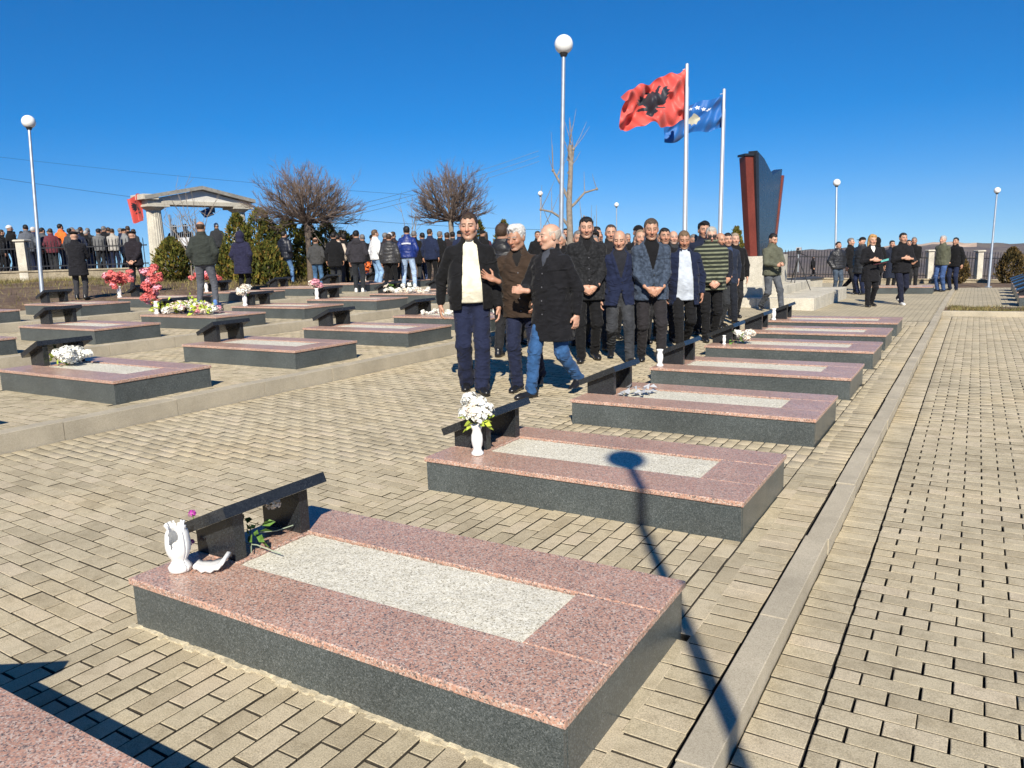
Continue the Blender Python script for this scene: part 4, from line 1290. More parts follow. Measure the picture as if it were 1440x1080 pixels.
# tufts of dry grass
def tufts(name, pts, label, h=.12, seed=0, mat=M_GRASS):
    q = np.random.default_rng(seed)
    V = []
    for x, y, z in pts:
        a = q.random() * 6.28; l = h * (.5 + q.random()); w = .008
        dx, dy = math.cos(a), math.sin(a); bx, by = q.normal(0, .5, 2) * l
        V += [(x - dx * w, y - dy * w, z), (x + dx * w, y + dy * w, z), (x + bx, y + by, z + l)]
    o = obj(name, mesh_from(name, V, np.arange(len(V)).reshape(-1, 3), mat)); tag(o, label, 'grass', kind='stuff')
pp = []
for i in range(9000):
    x, y = rng.uniform(-.5, 3.5), rng.uniform(18.5, 20.65)
    if math.sin(x * 3.1 + y * 2) + math.sin(x * 7.7 - y * 5) + rng.uniform(-.8, .8) > -.1: pp.append((x, y, z_rp(x, y) + .02))
tufts('grass_tufts', pp, 'short dry grass tufts on the earth strip across the path', .07, 1)
pp = []
for i in range(26000):
    x, y = rng.uniform(-33, -18.5), rng.uniform(7, 22)
    d = -.515 * x + .84 * y
    if d < 27.8 and rng.random() < smoothstep(20, 26.5, d) * .9 + .12: pp.append((x, y, terr(x, y) - .02))
tufts('bank_grass', pp, 'dry straw-coloured grass on the earth bank below the wall', .14, 2)

# overhead wires far behind the gateway
def wire(a, b, sag, label):
    a, b = Vector(a), Vector(b)
    pts = []
    for i in range(25):
        t = i / 24
        p = a.lerp(b, t); p.z -= sag * 4 * t * (1 - t); pts.append(p)
    o = MB().tube(pts, .013, 4, cap=False).build('overhead_wire', M_BLACKM); tag(o, label, 'wire', 'overhead wires')
wire((-80, 24.5, 11.6), (-57.18 + 8, 37.38 + 4.6, 5.4), .3, 'single dark overhead wire running down towards the gateway')
wire((-105, 36, 16.0), (-52, 66, 8.0), .5, 'faint higher overhead wire above the bystanders')
for i in range(3):
    wire((-45.2, 44.2, 4.3 + i * .35), (-30, 54.0, 8.6 + i * .4), .3, ('lowest', 'middle', 'highest')[i] + ' overhead wire rising between the two umbrella trees')
wire((-45, 44.2, 4.9), (-28, 54.5, 3.2), .2, 'thin overhead wire sinking towards the second umbrella tree')

# ------------------------------------------------------------------ people
F32 = np.float32
def V3(*a): return np.array(a, dtype=F32)
def sd_cap(P, a, b, ra, rb):
    a = np.asarray(a, F32); b = np.asarray(b, F32)
    ba = b - a
    pa = P - a
    t = np.clip(pa @ ba / max(1e-9, float(ba @ ba)), 0, 1)
    return np.sqrt((((pa - t[:, None] * ba)) ** 2).sum(1)) - (ra + (rb - ra) * t)
def sd_ell(P, c, r):
    q = P - np.asarray(c, F32); r = np.asarray(r, F32)
    k0 = np.sqrt(((q / r) ** 2).sum(1)); k1 = np.sqrt(((q / (r * r)) ** 2).sum(1))
    return k0 * (k0 - 1) / np.maximum(k1, 1e-6)
def smin(a, b, k):
    h = np.clip(.5 + .5 * (b - a) / k, 0, 1)
    return b + (a - b) * h - k * h * (1 - h)
def smax(a, b, k): return -smin(-a, -b, k)
def folds(P, seed, amp, freq, vert=1.0):
    q = np.random.default_rng(seed)
    s = 0
    for i in range(3):
        k = q.normal(0, 1, 3); k[2] *= vert; k = (k / np.linalg.norm(k) * freq * q.uniform(.7, 1.4)).astype(F32)
        k2 = (q.normal(0, 1, 3) * freq * .35).astype(F32)
        s = s + (1 - 1.6 * np.abs(np.sin(P @ k + F32(q.uniform(0, 6)) + 1.4 * np.sin(P @ k2 + F32(q.uniform(0, 6))))))
    return (amp / 3 * s).astype(F32)

def surf(sdf, lo, hi, r):
    """surface nets: the zero level of sdf as a quad mesh"""
    lo = np.asarray(lo, float); hi = np.asarray(hi, float)
    n = np.maximum(4, np.ceil((hi - lo) / r).astype(int) + 1)
    ax = [lo[i] + r * np.arange(n[i]) for i in range(3)]
    X, Y, Z = np.meshgrid(*ax, indexing='ij')
    P = np.stack([X.ravel(), Y.ravel(), Z.ravel()], 1).astype(F32)
    v = sdf(P).reshape(n)
    v[0] = v[-1] = 1; v[:, 0] = v[:, -1] = 1; v[:, :, 0] = v[:, :, -1] = 1
    ins = v < 0
    c = n - 1
    acc = np.zeros((*c, 3)); cnt = np.zeros(c)
    G = (X, Y, Z)
    for axis in range(3):
        sl0 = [slice(None)] * 3; sl1 = [slice(None)] * 3
        sl0[axis] = slice(0, -1); sl1[axis] = slice(1, None)
        a, b = v[tuple(sl0)], v[tuple(sl1)]
        cr = (a < 0) != (b < 0)
        t = np.where(cr, a / np.where(cr, a - b, 1), 0)
        pos = [G[k][tuple(sl0)] + (t * r if k == axis else 0) for k in range(3)]
        o = [k for k in range(3) if k != axis]
        for d0 in (0, 1):
            for d1 in (0, 1):
                s = [slice(None)] * 3
                s[o[0]] = slice(d0, c[o[0]] + d0); s[o[1]] = slice(d1, c[o[1]] + d1)
                m_ = cr[tuple(s)]
                cnt += m_
                for k in range(3): acc[..., k] += np.where(m_, pos[k][tuple(s)], 0)
    has = cnt > 0
    idx = np.full(c, -1, dtype=np.int64); idx[has] = np.arange(has.sum())
    verts = acc[has] / cnt[has][:, None]
    faces = []
    for axis in range(3):
        sl0 = [slice(None)] * 3; sl1 = [slice(None)] * 3
        sl0[axis] = slice(0, -1); sl1[axis] = slice(1, None)
        a, b = ins[tuple(sl0)], ins[tuple(sl1)]
        cr = a != b
        I = np.argwhere(cr)
        o = [(axis + 1) % 3, (axis + 2) % 3]
        ok = (I[:, o[0]] > 0) & (I[:, o[1]] > 0) & (I[:, o[0]] < c[o[0]]) & (I[:, o[1]] < c[o[1]])
        I = I[ok]
        def cell(d0, d1):
            J = I.copy(); J[:, o[0]] -= d0; J[:, o[1]] -= d1
            return idx[J[:, 0], J[:, 1], J[:, 2]]
        q = np.stack([cell(1, 1), cell(0, 1), cell(0, 0), cell(1, 0)], 1)
        flip = ~a[I[:, 0], I[:, 1], I[:, 2]]
        q[flip] = q[flip][:, ::-1]
        faces.append(q)
    return verts.astype(F32), np.concatenate(faces)

def ik(a, t, l1, l2, pole):
    a = np.asarray(a, float); t = np.asarray(t, float)
    d = t - a; L = np.linalg.norm(d)
    mx = (l1 + l2) * .998
    if L > mx: t = a + d / L * mx; d = t - a; L = mx
    x = (l1 * l1 - l2 * l2 + L * L) / (2 * L)
    h = math.sqrt(max(0, l1 * l1 - x * x))
    u = d / L
    p = np.asarray(pole, float); p = p - u * (p @ u); p = p / max(1e-6, np.linalg.norm(p))
    return a + u * x + p * h, t

def mat_skin():
    mt, nt, b = nodes_of('skin')
    at = nt.nodes.new('ShaderNodeAttribute'); at.attribute_name = 'Col'
    n = ramp(nt, noise(nt, ocoord(nt), 60, 4), [(.3, (.90, .86, .84)), (.7, (1.05, 1.02, 1.0))])
    nt.links.new(mixc(nt, 1.0, at.outputs[0], n, 'MULTIPLY'), b.inputs['Base Color'])
    b.inputs['Roughness'].default_value = .48
    b.inputs['Specular IOR Level'].default_value = .4
    b.inputs['Subsurface Weight'].default_value = .12
    b.inputs['Subsurface Radius'].default_value = (.012, .005, .003)
    b.inputs['Subsurface Scale'].default_value = .5
    return mt
M_SKIN = mat_skin()
FAB = {}
def mat_hair(col):
    mt, nt, b = nodes_of('hair_strands')
    v = ocoord(nt)
    mp = nt.nodes.new('ShaderNodeMapping'); mp.inputs['Scale'].default_value = (3.2, .8, 1.0)
    nt.links.new(v, mp.inputs[0])
    n = noise(nt, mp.outputs[0], 130, 3, .7)
    nt.links.new(ramp(nt, n, [(.30, tuple(c * .45 for c in col)), (.5, col), (.70, tuple(min(1, c * 1.9 + .012) for c in col))]), b.inputs['Base Color'])
    b.inputs['Roughness'].default_value = .5
    b.inputs['Specular IOR Level'].default_value = .3
    bump(nt, b, n, .9, .006)
    return mt
def fabric(col, kind='cloth'):
    k = (tuple(round(c, 3) for c in col), kind)
    if k in FAB: return FAB[k]
    if kind == 'hair':
        FAB[k] = mat_hair(col)
        return FAB[k]
    mt, nt, b = nodes_of(kind + '_fabric')
    v = ocoord(nt)
    if kind == 'stripe':
        sx = nt.nodes.new('ShaderNodeSeparateXYZ'); nt.links.new(v, sx.inputs[0])
        w = N(nt, 'ShaderNodeMath', operation='MULTIPLY'); w.inputs[1].default_value = 2 * math.pi / .062
        nt.links.new(sx.outputs[2], w.inputs[0])
        sn = N(nt, 'ShaderNodeMath', operation='SINE'); nt.links.new(w.outputs[0], sn.inputs[0])
        cc = ramp(nt, sn.outputs[0], [(.15, (.018, .022, .018)), (.45, tuple(c for c in col))])
        nt.links.new(cc, b.inputs['Base Color'])
    elif kind == 'denim':
        n1 = noise(nt, v, 7, 4); n2 = noise(nt, v, 380, 2)
        c1 = ramp(nt, n1, [(.32, tuple(c * .68 for c in col)), (.5, col), (.70, tuple(min(1, c * 1.4 + .01) for c in col))])
        c2 = ramp(nt, n2, [(.3, (.75, .78, .82)), (.7, (1.2, 1.18, 1.15))])
        nt.links.new(mixc(nt, 1, c1, c2, 'MULTIPLY'), b.inputs['Base Color'])
        bump(nt, b, n2, .25, .002)
    elif kind == 'camo':
        n1 = noise(nt, v, 26, 3)
        nt.links.new(ramp(nt, n1, [(.38, tuple(c * .72 for c in col)), (.5, col), (.62, tuple(c * 1.35 + .004 for c in col))]), b.inputs['Base Color'])
        bump(nt, b, noise(nt, v, 40, 3), .4, .006)
    else:
        n1 = noise(nt, v, 12, 5)
        nt.links.new(ramp(nt, n1, [(.3, tuple(c * .8 for c in col)), (.7, tuple(min(1, c * 1.2) for c in col))]), b.inputs['Base Color'])
        bump(nt, b, noise(nt, v, 260, 3), .25, .002)
    if kind != 'leather':
        mp = nt.nodes.new('ShaderNodeMapping'); mp.inputs['Scale'].default_value = (1.0, 1.0, 1.7); mp.inputs['Rotation'].default_value = (.5, .35, 0)
        nt.links.new(v, mp.inputs[0])
        ns = N(nt, 'ShaderNodeTexNoise', Scale=7.5, Detail=3.0, Roughness=.55, Distortion=1.3)
        nt.links.new(mp.outputs[0], ns.inputs['Vector'])
        try:
            ns.noise_type = 'RIDGED_MULTIFRACTAL'; ns.normalize = True
        except Exception: pass
        bp = nt.nodes.new('ShaderNodeBump'); bp.inputs['Strength'].default_value = {'knit': .25, 'nylon': .45}.get(kind, .75); bp.inputs['Distance'].default_value = .028
        nt.links.new(ns.outputs[0], bp.inputs['Height'])
        if b.inputs['Normal'].is_linked:
            prev = b.inputs['Normal'].links[0].from_node
            nt.links.new(bp.outputs[0], prev.inputs['Normal'])
        else:
            nt.links.new(bp.outputs[0], b.inputs['Normal'])
    b.inputs['Roughness'].default_value = {'nylon': .45, 'leather': .3}.get(kind, .85)
    b.inputs['Specular IOR Level'].default_value = {'nylon': .35, 'leather': .5}.get(kind, .12)
    b.inputs['Sheen Weight'].default_value = .0 if kind in ('leather', 'nylon') else .06
    FAB[k] = mt
    return mt
M_SHOE = fabric((.012, .012, .013), 'leather')

SKINS = [(.42, .245, .165), (.47, .285, .20), (.37, .205, .135), (.50, .31, .225)]
TIER = [(.014, .0046, .0055), (.022, .0085, .0095), (.034, .013, .016)]
HL_Y = np.array([-.12, -.085, -.06, -.04, -.03, -.005, .02, .035, .06, .12], F32)
HL_Z = np.array([.084, .080, .068, .058, .012, -.004, .004, -.035, -.062, -.07], F32)

def head_parts(tier, skin, hair, style, beard, seed, glasses=False, jaw=1.0):
    """skin mesh with colours and hair mesh, in head space (face towards -y, centre of the head at 0)"""
    r = TIER[tier][1]
    def cran(P): return sd_ell(P, (0, .014, .030), (.0765, .097, .088))
    def sdf(P):
        Q = P.copy(); Q[:, 0] = np.abs(Q[:, 0])
        d = cran(P)
        d = smin(d, sd_ell(P, (0, -.018, -.032), (.061 * jaw, .074, .084)), .035)
        d = smin(d, sd_cap(Q, (.050 * jaw, .002, -.058), (.020, -.060, -.097), .020, .017), .025)
        d = smin(d, sd_ell(P, (0, -.070, -.098), (.022, .018, .016)), .018)
        d = smin(d, sd_cap(Q, (0, .022, -.06), (0, .035, -.24), .056, .062), .025)
        d = smin(d, sd_cap(Q, (.0, -.080, .036), (.040, -.070, .034), .012, .010), .014)
        d = smin(d, sd_ell(Q, (.040, -.062, -.018), (.024, .022, .022)), .02)
        d = smax(d, -sd_ell(Q, (.031, -.103, .012), (.020, .022, .012)), .014)
        d = smin(d, sd_ell(Q, (.031, -.079, .011), (.013, .012, .010)), .006)
        d = smin(d, sd_cap(P, (0, -.090, .020), (0, -.110, -.024), .0085, .0135), .012)
        d = smin(d, sd_ell(Q, (.012, -.098, -.027), (.008, .010, .007)), .008)
        d = smin(d, sd_cap(Q, (0, -.094, -.050), (.020, -.086, -.052), .0065, .004), .006)
        d = smin(d, sd_cap(Q, (0, -.092, -.063), (.018, -.085, -.061), .0075, .004), .006)
        d = smin(d, sd_ell(Q, (.079, .014, -.002), (.009, .018, .031)), .008)
        return d
    v, f = surf(sdf, (-.105, -.14, -.25), (.105, .13, .135), r)
    sk = np.array(SKINS[skin % 4]); x = np.abs(v[:, 0]); y = v[:, 1]; z = v[:, 2]
    col = np.tile(sk, (len(v), 1))
    def blend(m_, c, k=1.0):
        m_ = np.clip(m_, 0, 1)[:, None] * k
        col[:] = col * (1 - m_) + np.array(c) * m_
    fr = y < -.055
    blend(((1 - ((x - .042) / .03) ** 2 - ((z + .02) / .03) ** 2) > 0) * fr * .5, sk * np.array((1.12, .85, .80)))
    blend(((1 - (x / .016) ** 2 - ((z + .02) / .016) ** 2) > 0) * (y < -.09) * .5, sk * np.array((1.12, .82, .76)))
    hc = np.array(hair)
    if beard > 0:
        m_ = np.clip((-.028 - z) / .02, 0, 1) * (y < .012) * (z > -.135) * np.clip((.075 - x) / .01, 0, 1)
        m_ = m_ * (1 - ((x < .017) & (np.abs(z + .056) < .010)))
        blend(m_, hc * .6 + sk * .12, beard)
    blend(((x < .024) & (np.abs(z + .056) < .0095) & (y < -.082)) * 1.0, sk * np.array((.85, .52, .50)), .8)
    blend(((x < .021) & (np.abs(z + .0565) < .0028) & (y < -.082)) * 1.0, sk * .25, .8)
    er = max(.0068, r * .8)
    blend((((x - .031) / .0155) ** 2 + ((z - .0105) / er) ** 2 < 1) & (y < -.06), (.035, .022, .016), .9)
    blend((np.abs(z - .0300 + .10 * np.maximum(0, x - .035)) < max(.0055, r * .6)) & (x > .011) & (x < .050) & (y < -.052), hc * .7 + .004, .85)
    # hair
    hv = None
    def hshell(P, t, amp):
        d = smin(cran(P), sd_ell(P, (0, -.018, -.032), (.061, .074, .084)), .035)
        return d - t + folds(P, seed, amp, 170)
    if style in ('short', 'thick', 'balding', 'receding', 'long'):
        th = {'short': .009, 'thick': .018, 'balding': .005, 'receding': .007, 'long': .017}[style]
        def hs(P):
            hl = np.interp(P[:, 1], HL_Y, HL_Z).astype(F32)
            if style == 'receding': hl = hl + np.where(P[:, 1] < .0, .022, 0)
            ax = np.abs(P[:, 0])
            jagx = .0065 * np.sin(P[:, 0] * 150 + seed) + .005 * np.sin(P[:, 0] * 330 + seed * 2.3) + .004 * np.sin(P[:, 1] * 260 + seed)
            hl = hl + np.where(P[:, 1] < -.03, .020 * np.clip((ax - .022) / .03, 0, 1) - .006, 0) + jagx
            up = np.clip((P[:, 2] - .03) / .08, 0, 1)
            frt = np.clip((.02 - P[:, 1]) / .08, 0, 1) * up
            edge = np.clip((P[:, 2] - hl) / .035, .12, 1)
            lump = 1 + .25 * np.sin(P[:, 0] * 40 + seed) * np.sin(P[:, 1] * 33 + seed * 1.7)
            d = hshell(P, (th * (.30 + 1.05 * up + .45 * frt) * edge * lump).astype(F32), th * .42)
            d = smax(d, ((hl - P[:, 2]) * .8).astype(F32), .003)
            if style == 'balding':
                d = smax(d, (P[:, 2] - .052 - .25 * np.maximum(0, P[:, 1] - .03)), .006)
            if style == 'long':
                q = P.copy(); q[:, 0] = np.abs(q[:, 0])
                d = smin(d, sd_cap(q, (.055, .03, .03), (.070, .02, -.20), .036, .030), .03)
                d = smin(d, sd_ell(P, (0, .06, -.08), (.085, .045, .15)), .03)
            return d
        hv = surf(hs, (-.13, -.15, -.27 if style == 'long' else -.10), (.13, .15, .155), r)
    elif style == 'cap':
        def hs(P):
            d = sd_ell(P, (0, .014, .045), (.088, .108, .088))
            d = smax(d, .046 - P[:, 2], .004)
            vis = smax(sd_ell(P, (0, -.115, .052), (.068, .065, .010)), -(P[:, 2] - .040), .004)
            return smin(d, vis, .01)
        hv = surf(hs, (-.11, -.20, .0), (.11, .15, .16), r)
    elif style == 'beret':
        def hs(P):
            d = sd_ell(P, (.012, .022, .088), (.112, .125, .034))
            return smin(d, sd_ell(P, (0, .012, .062), (.084, .104, .030)), .02)
        hv = surf(hs, (-.13, -.15, .0), (.15, .18, .15), r)
    elif style == 'hood':
        def hs(P):
            d = sd_ell(P, (0, .03, .01), (.112, .125, .135)) + folds(P, seed, .006, 45)
            d = smin(d, sd_ell(P, (0, .05, -.13), (.115, .10, .08)), .05)
            return smax(d, -sd_ell(P, (0, -.13, -.005), (.068, .10, .10)), .02)
        hv = surf(hs, (-.15, -.16, -.24), (.15, .19, .17), max(r, .008))
    elif style == 'beanie':
        def hs(P):
            return smax(sd_ell(P, (0, .016, .035), (.086, .106, .098)), .035 - P[:, 2] - .25 * np.maximum(0, P[:, 1]), .006)
        hv = surf(hs, (-.11, -.14, -.03), (.11, .15, .16), r)
    return v, f, col, hv

def hand_mesh(tier, w, d, s, curl=.5, spread=0.0):
    """palm, four fingers of unequal length with bends, thumb from the side of the palm"""
    d = np.asarray(d, float); d /= np.linalg.norm(d)
    s = np.asarray(s, float); s = s - d * (s @ d); s /= np.linalg.norm(s)
    n = np.cross(s, d)
    return d, s, n
def build_hand(tier, w, d, s, n, curl=.5, spread=.0):
    r = TIER[tier][2]
    d = np.asarray(d, float); d = d / np.linalg.norm(d)
    n = np.asarray(n, float); n = n - d * (n @ d); n = n / np.linalg.norm(n)
    s = np.asarray(s, float); s = s - d * (s @ d) - n * (s @ n); s = s / np.linalg.norm(s)
    segs = []
    for i, (o, L) in enumerate(((.030, .072), (.010, .080), (-.010, .074), (-.029, .058))):
        p = w + d * .088 + s * o
        a = 0
        for k, (q, fr) in enumerate(((.6, .42), (1.0, .32), (.8, .26))):
            a += curl * q
            dr = d * math.cos(a) + n * math.sin(a) + s * (spread * (o / .03)) * .5
            p2 = p + dr / np.linalg.norm(dr) * L * fr
            segs.append((p, p2, .0098 - .0008 * k, .0090 - .0010 * k)); p = p2
    p = w + d * .028 + s * .030
    t1 = p + (d * .62 + s * (.55 + spread) + n * .35) * .038
    t2 = t1 + (d * .85 + s * (.15 + spread * .6) + n * (.35 * min(1, curl + .3))) * .034
    segs += [(p, t1, .0135, .0115), (t1, t2, .0115, .0085)]
    M3 = np.stack([s, d, n]).astype(F32)
    c = (w + d * .048).astype(F32)
    def sdf(P):
        q = (P - c) @ M3.T
        e = sd_ell(q, (0, 0, 0), (.043, .056, .017))
        e = smin(e, sd_cap(P, w - d * .05, w + d * .015, .027, .025), .02)
        for a, b, ra, rb in segs:
            e = smin(e, sd_cap(P, a, b, ra, rb), .006)
        return e
    pts = np.array([q for sg in segs for q in sg[:2]] + [w - d * .055, w + s * .05, w - s * .05])
    return surf(sdf, pts.min(0) - .045, pts.max(0) + .045, r)

def rotm(yaw, pitch, roll=0):
    return np.array((Matrix.Rotation(yaw, 3, 'Z') @ Matrix.Rotation(pitch, 3, 'X') @ Matrix.Rotation(roll, 3, 'Y')))

ARMS = {
    'down': (((-.27, -.02, .86), None), ((.27, -.02, .86), None)),
    'walkR': (((-.26, -.16, .88), None), ((.27, .14, .87), None)),
    'walkL': (((-.27, .14, .87), None), ((.26, -.16, .88), None)),
    'clasp': (((-.075, -.235, .93), 'clasp'), ((.075, -.225, .925), 'clasp')),
    'back': (((-.06, .20, .90), 'back'), ((.07, .215, .885), 'back')),
    'phone': (((-.10, -.33, 1.07), 'hold'), ((.03, -.35, 1.08), 'hold')),
    'chest': (((-.06, -.24, 1.17), 'fold'), ((.08, -.26, 1.15), 'fold')),
    'pocket': (((-.21, -.07, .90), 'none'), ((.21, -.07, .90), 'none')),
}
LEGS = {
    'stand': ((-.10, 0, 0), (.10, .02, 0)),
    'wide': ((-.17, .02, 0), (.17, .0, 0)),
    'stepR': ((-.09, -.27, 0), (.09, .24, .07)),
    'stepL': ((-.09, .24, .07), (.09, -.27, 0)),
    'halfR': ((-.10, -.14, 0), (.10, .12, .02)),
    'halfL': ((-.10, .12, .02), (.10, -.14, 0)),
}
PEOPLE = 0
def person(x, y, H, label, turn=0., tier=1, top='jacket', tcol=(.02, .02, .022), tkind='cloth', hem=.80, opening=0, shirt=None, scol=(.7, .7, .65), fat=0., quilt=0, collar=True,
           bcol=(.018, .018, .02), bkind='cloth', legs='stand', arms='down', head=(0, 0), hair=(.02, .014, .01), style='short', skin=0, beard=.3, shoe=None, lean=(0, 0), hcol=None,
           group=None, flare=0., z=None, woman=False, hoodback=False, glasses=False, armset=None, headroll=0.):
    global PEOPLE
    PEOPLE += 1
    seed = PEOPLE
    cr, hr, _ = TIER[tier]
    t = thing('person', (x, y, terr(x, y) if z is None else z), label, 'person', group, FACE + turn)
    s = H / 1.75
    t.scale = (s, s, s)
    fp = LEGS[legs] if isinstance(legs, str) else legs
    drop = .90
    for px, py, lz in fp:
        hd = math.hypot(abs(px) - .09, py)
        drop = min(drop, .085 + lz + math.sqrt(max(.3, .835 ** 2 - hd * hd)))
    dz = drop - .90                          # the whole trunk sinks when the stride is long
    W = (.92 if woman else 1.0)
    def sh(z_):                               # lean of the trunk at height z_
        k = np.clip((z_ - .95) / .5, 0, 1.4)
        return lean[0] * k, lean[1] * k
    # ---- trousers
    joints = []
    for i, (px, py, lz) in enumerate(fp):
        hip = (-.092 if i == 0 else .092, 0, .90 + dz)
        kn, an = ik(hip, (px, py, .085 + lz), .43, .41, (0 + (-.12 if i == 0 else .12), -1, 0))
        joints.append((hip, kn, an))
    def trousers(P):
        d = sd_ell(P, (0, .012, .955 + dz), ((.172 + fat * .25) * W, .128 + fat * .4, .15))
        for hip, kn, an in joints:
            an2 = (an[0], an[1] + .006, an[2] - .015)
            e = smin(sd_cap(P, hip, kn, .100, .072 + flare * .3), sd_cap(P, kn, an2, .071 + flare * .3, .057 + flare), .03)
            m1 = np.exp(-((P[:, 2] - kn[2]) / .10) ** 2) + 1.3 * np.exp(-((P[:, 2] - an[2] - .04) / .09) ** 2) + .35
            e = e + folds(P, seed * 7 + 1, .013, 40, 1.8) * m1.astype(F32)
            d = smin(d, e, .035)
        return np.maximum(d, P[:, 2] - (1.06 + dz))
    L = np.array([q for j in joints for q in j])
    lo = np.minimum(L.min(0), (-.24, -.2, 0)) - (.13, .13, .03); hi = np.maximum(L.max(0), (.24, .2, 1.06 + dz)) + (.13, .13, .03); lo[2] = .02
    if tier == 2 and hem < .6:
        pass
    v, f = surf(trousers, lo, hi, cr)
    obj('trousers', mesh_from('trousers', v, f, fabric(bcol, bkind), True), t)
    # ---- shoes
    for i, (hip, kn, an) in enumerate(joints):
        px, py, lz = fp[i]
        tip = min(.7, lz * 6)
        yaw = (-.16 if i == 0 else .16)
        Rf = rotm(yaw, tip)
        c = np.array((an[0], an[1], lz + .0))
        def shoe_sdf(P, c=c, Rf=Rf):
            q = (P - c.astype(F32)) @ Rf.astype(F32)
            d = sd_cap(q, (0, .045, .040), (0, -.12, .028), .042, .042)
            d = smin(d, sd_ell(q, (0, -.155, .028), (.044, .058, .034)), .03)
            d = smin(d, sd_cap(q, (0, .03, .05), (0, .03, .10), .042, .044), .03)
            return np.maximum(d, -q[:, 2])
        v, f = surf(shoe_sdf, c + (-.14, -.26, -.03), c + (.14, .17, .26), max(.010, cr * .7))
        obj('shoe', mesh_from('shoe', v, f, shoe or M_SHOE, True), t)
    # ---- arms
    S0 = np.array((-.178 * W, 0, 1.392 + dz)); S1 = np.array((.178 * W, 0, 1.392 + dz))
    for S in (S0, S1):
        a_, b_ = sh(S[2] - dz); S[0] += a_; S[1] += b_
    AR = armset or ARMS[arms]
    aj = []
    for i, S in enumerate((S0, S1)):
        (wx, wy, wz), mode = AR[i][:2]
        if armset is None or len(AR[i]) < 3:
            a_, b_ = sh(wz); tgt = (wx + a_, wy + b_, wz + dz)
        else: tgt = (wx, wy, wz)
        pole = (-.7 if i == 0 else .7, .8, -.2) if mode != 'back' else ((-1, .1, 0) if i == 0 else (1, .1, 0))
        el, wr = ik(S, tgt, .295, .265, pole)
        aj.append((S, el, wr, mode))
    # ---- upper garment
    zz = np.array([.45, .62, hem, .95, 1.06, 1.20, 1.34, 1.42, 1.475, 1.52], F32); zz.sort()
    base = {'w': ([.45, .62, .80, .95, 1.06, 1.20, 1.34, 1.42, 1.475, 1.52], [.235, .222, .205, .194, .184, .188, .188, .150, .098, .066]),
            'd': ([.45, .62, .80, .95, 1.06, 1.20, 1.34, 1.42, 1.475, 1.52], [.175, .162, .148, .140, .132, .133, .130, .108, .080, .064])}
    if woman:
        base['w'][1][4] = .155; base['w'][1][5] = .165; base['w'][1][6] = .175
    belly = lambda z_: fat * np.exp(-((z_ - 1.06) / .17) ** 2)
    puff = .018 if top == 'puffer' else (.006 if top in ('jacket', 'coat', 'hoodie') else .0)
    def torso(P, grow):
        q = P.copy()
        q[:, 2] -= dz
        a_, b_ = sh(q[:, 2])
        X = q[:, 0] - a_; Y = q[:, 1] - b_
        hw = np.interp(q[:, 2], *base['w']).astype(F32) * W + grow + belly(q[:, 2]) * .35
        hd = np.interp(q[:, 2], *base['d']).astype(F32) + grow
        bl = belly(q[:, 2])
        Y2 = np.where(Y < 0, Y / (1 + bl / hd), Y)
        rr = (np.abs(X / hw) ** 2.4 + np.abs(Y2 / hd) ** 2.4) ** (1 / 2.4)
        return (rr - 1) * np.minimum(hw, hd), X, Y, q[:, 2]
    def width(z_):
        if opening == 0: return np.full_like(z_, -.03)
        if opening == 'v':                       # buttoned blazer
            return np.where(z_ > 1.13, (z_ - 1.13) * .27, np.where(z_ < .98, (.98 - z_) * .28, -.02)).astype(F32)
        if opening == 'neck':
            return np.where(z_ > 1.33, (z_ - 1.33) * .40, -.03).astype(F32)
        return np.interp(z_, [.6, .9, 1.1, 1.35, 1.5], [opening * 1.15, opening, opening * .9, opening * .72, opening * .62]).astype(F32)
    def upper(P):
        d, X, Y, zl = torso(P, .012 + puff)
        d = smin(d, sd_cap(P, S0, S1, .056 + puff, .056 + puff), .06)
        if quilt: d = d - .011 * np.sqrt(np.abs(np.sin(np.pi * zl / quilt)))
        d = d + folds(P, seed * 5, .012, 30, .8)
        d = smax(d, (hem - zl), .006)
        for S, el, wr, mode in aj:
            u = (wr - el) / np.linalg.norm(wr - el)
            e = smin(sd_cap(P, S, el, .068 + puff, .057 + puff), sd_cap(P, el, wr - u * .035, .057 + puff, .041 + puff * .8), .025)
            if quilt:
                ax = (P - S.astype(F32)) @ ((wr - S) / np.linalg.norm(wr - S)).astype(F32)
                e = e - .009 * np.sqrt(np.abs(np.sin(np.pi * ax / quilt)))
            m1 = .5 + 1.2 * np.exp(-((((P - el.astype(F32)) ** 2).sum(1)) / .012))
            e = e + folds(P, seed * 3 + 2, .011, 46, 1.5) * m1.astype(F32)
            d = smin(d, e, .022)
        if opening == 'v':
            w = width(zl)
            lp = ((np.abs(X) - w > -.01) & (np.abs(X) - w < .045) & (Y < 0) & (zl > 1.10)).astype(F32)
            d = d - .010 * lp
        w = width(zl)
        d = np.maximum(d, -np.maximum(np.abs(X) - w, Y + .01))
        if collar:
            a_, b_ = sh(1.5)
            rad = np.sqrt(((P[:, 0] - a_) / .088) ** 2 + ((P[:, 1] - b_ - .012) / .088) ** 2)
            c = np.maximum((np.abs(rad - .93) - .11) * .088, np.abs(zl - 1.485) - .042)
            if opening: c = np.maximum(c, -np.maximum(np.abs(X) - .035, Y + .03))
            d = smin(d, c, .012)
        if hoodback:
            a_, b_ = sh(1.45)
            d = smin(d, sd_ell(P, (a_, b_ + .10, 1.455 + dz), (.135, .065, .085)), .03)
        return d
    pts = np.array([q for S, el, wr, m_ in aj for q in (S, el, wr)])
    lo = np.minimum(pts.min(0), (-.27 - fat * .3, -.20 - fat, 0)) - .10; hi = np.maximum(pts.max(0), (.27 + fat * .3, .20, 1.56 + dz)) + .10
    lo[2] = min(hem + dz, pts[:, 2].min()) - .09; hi[2] = 1.58 + dz
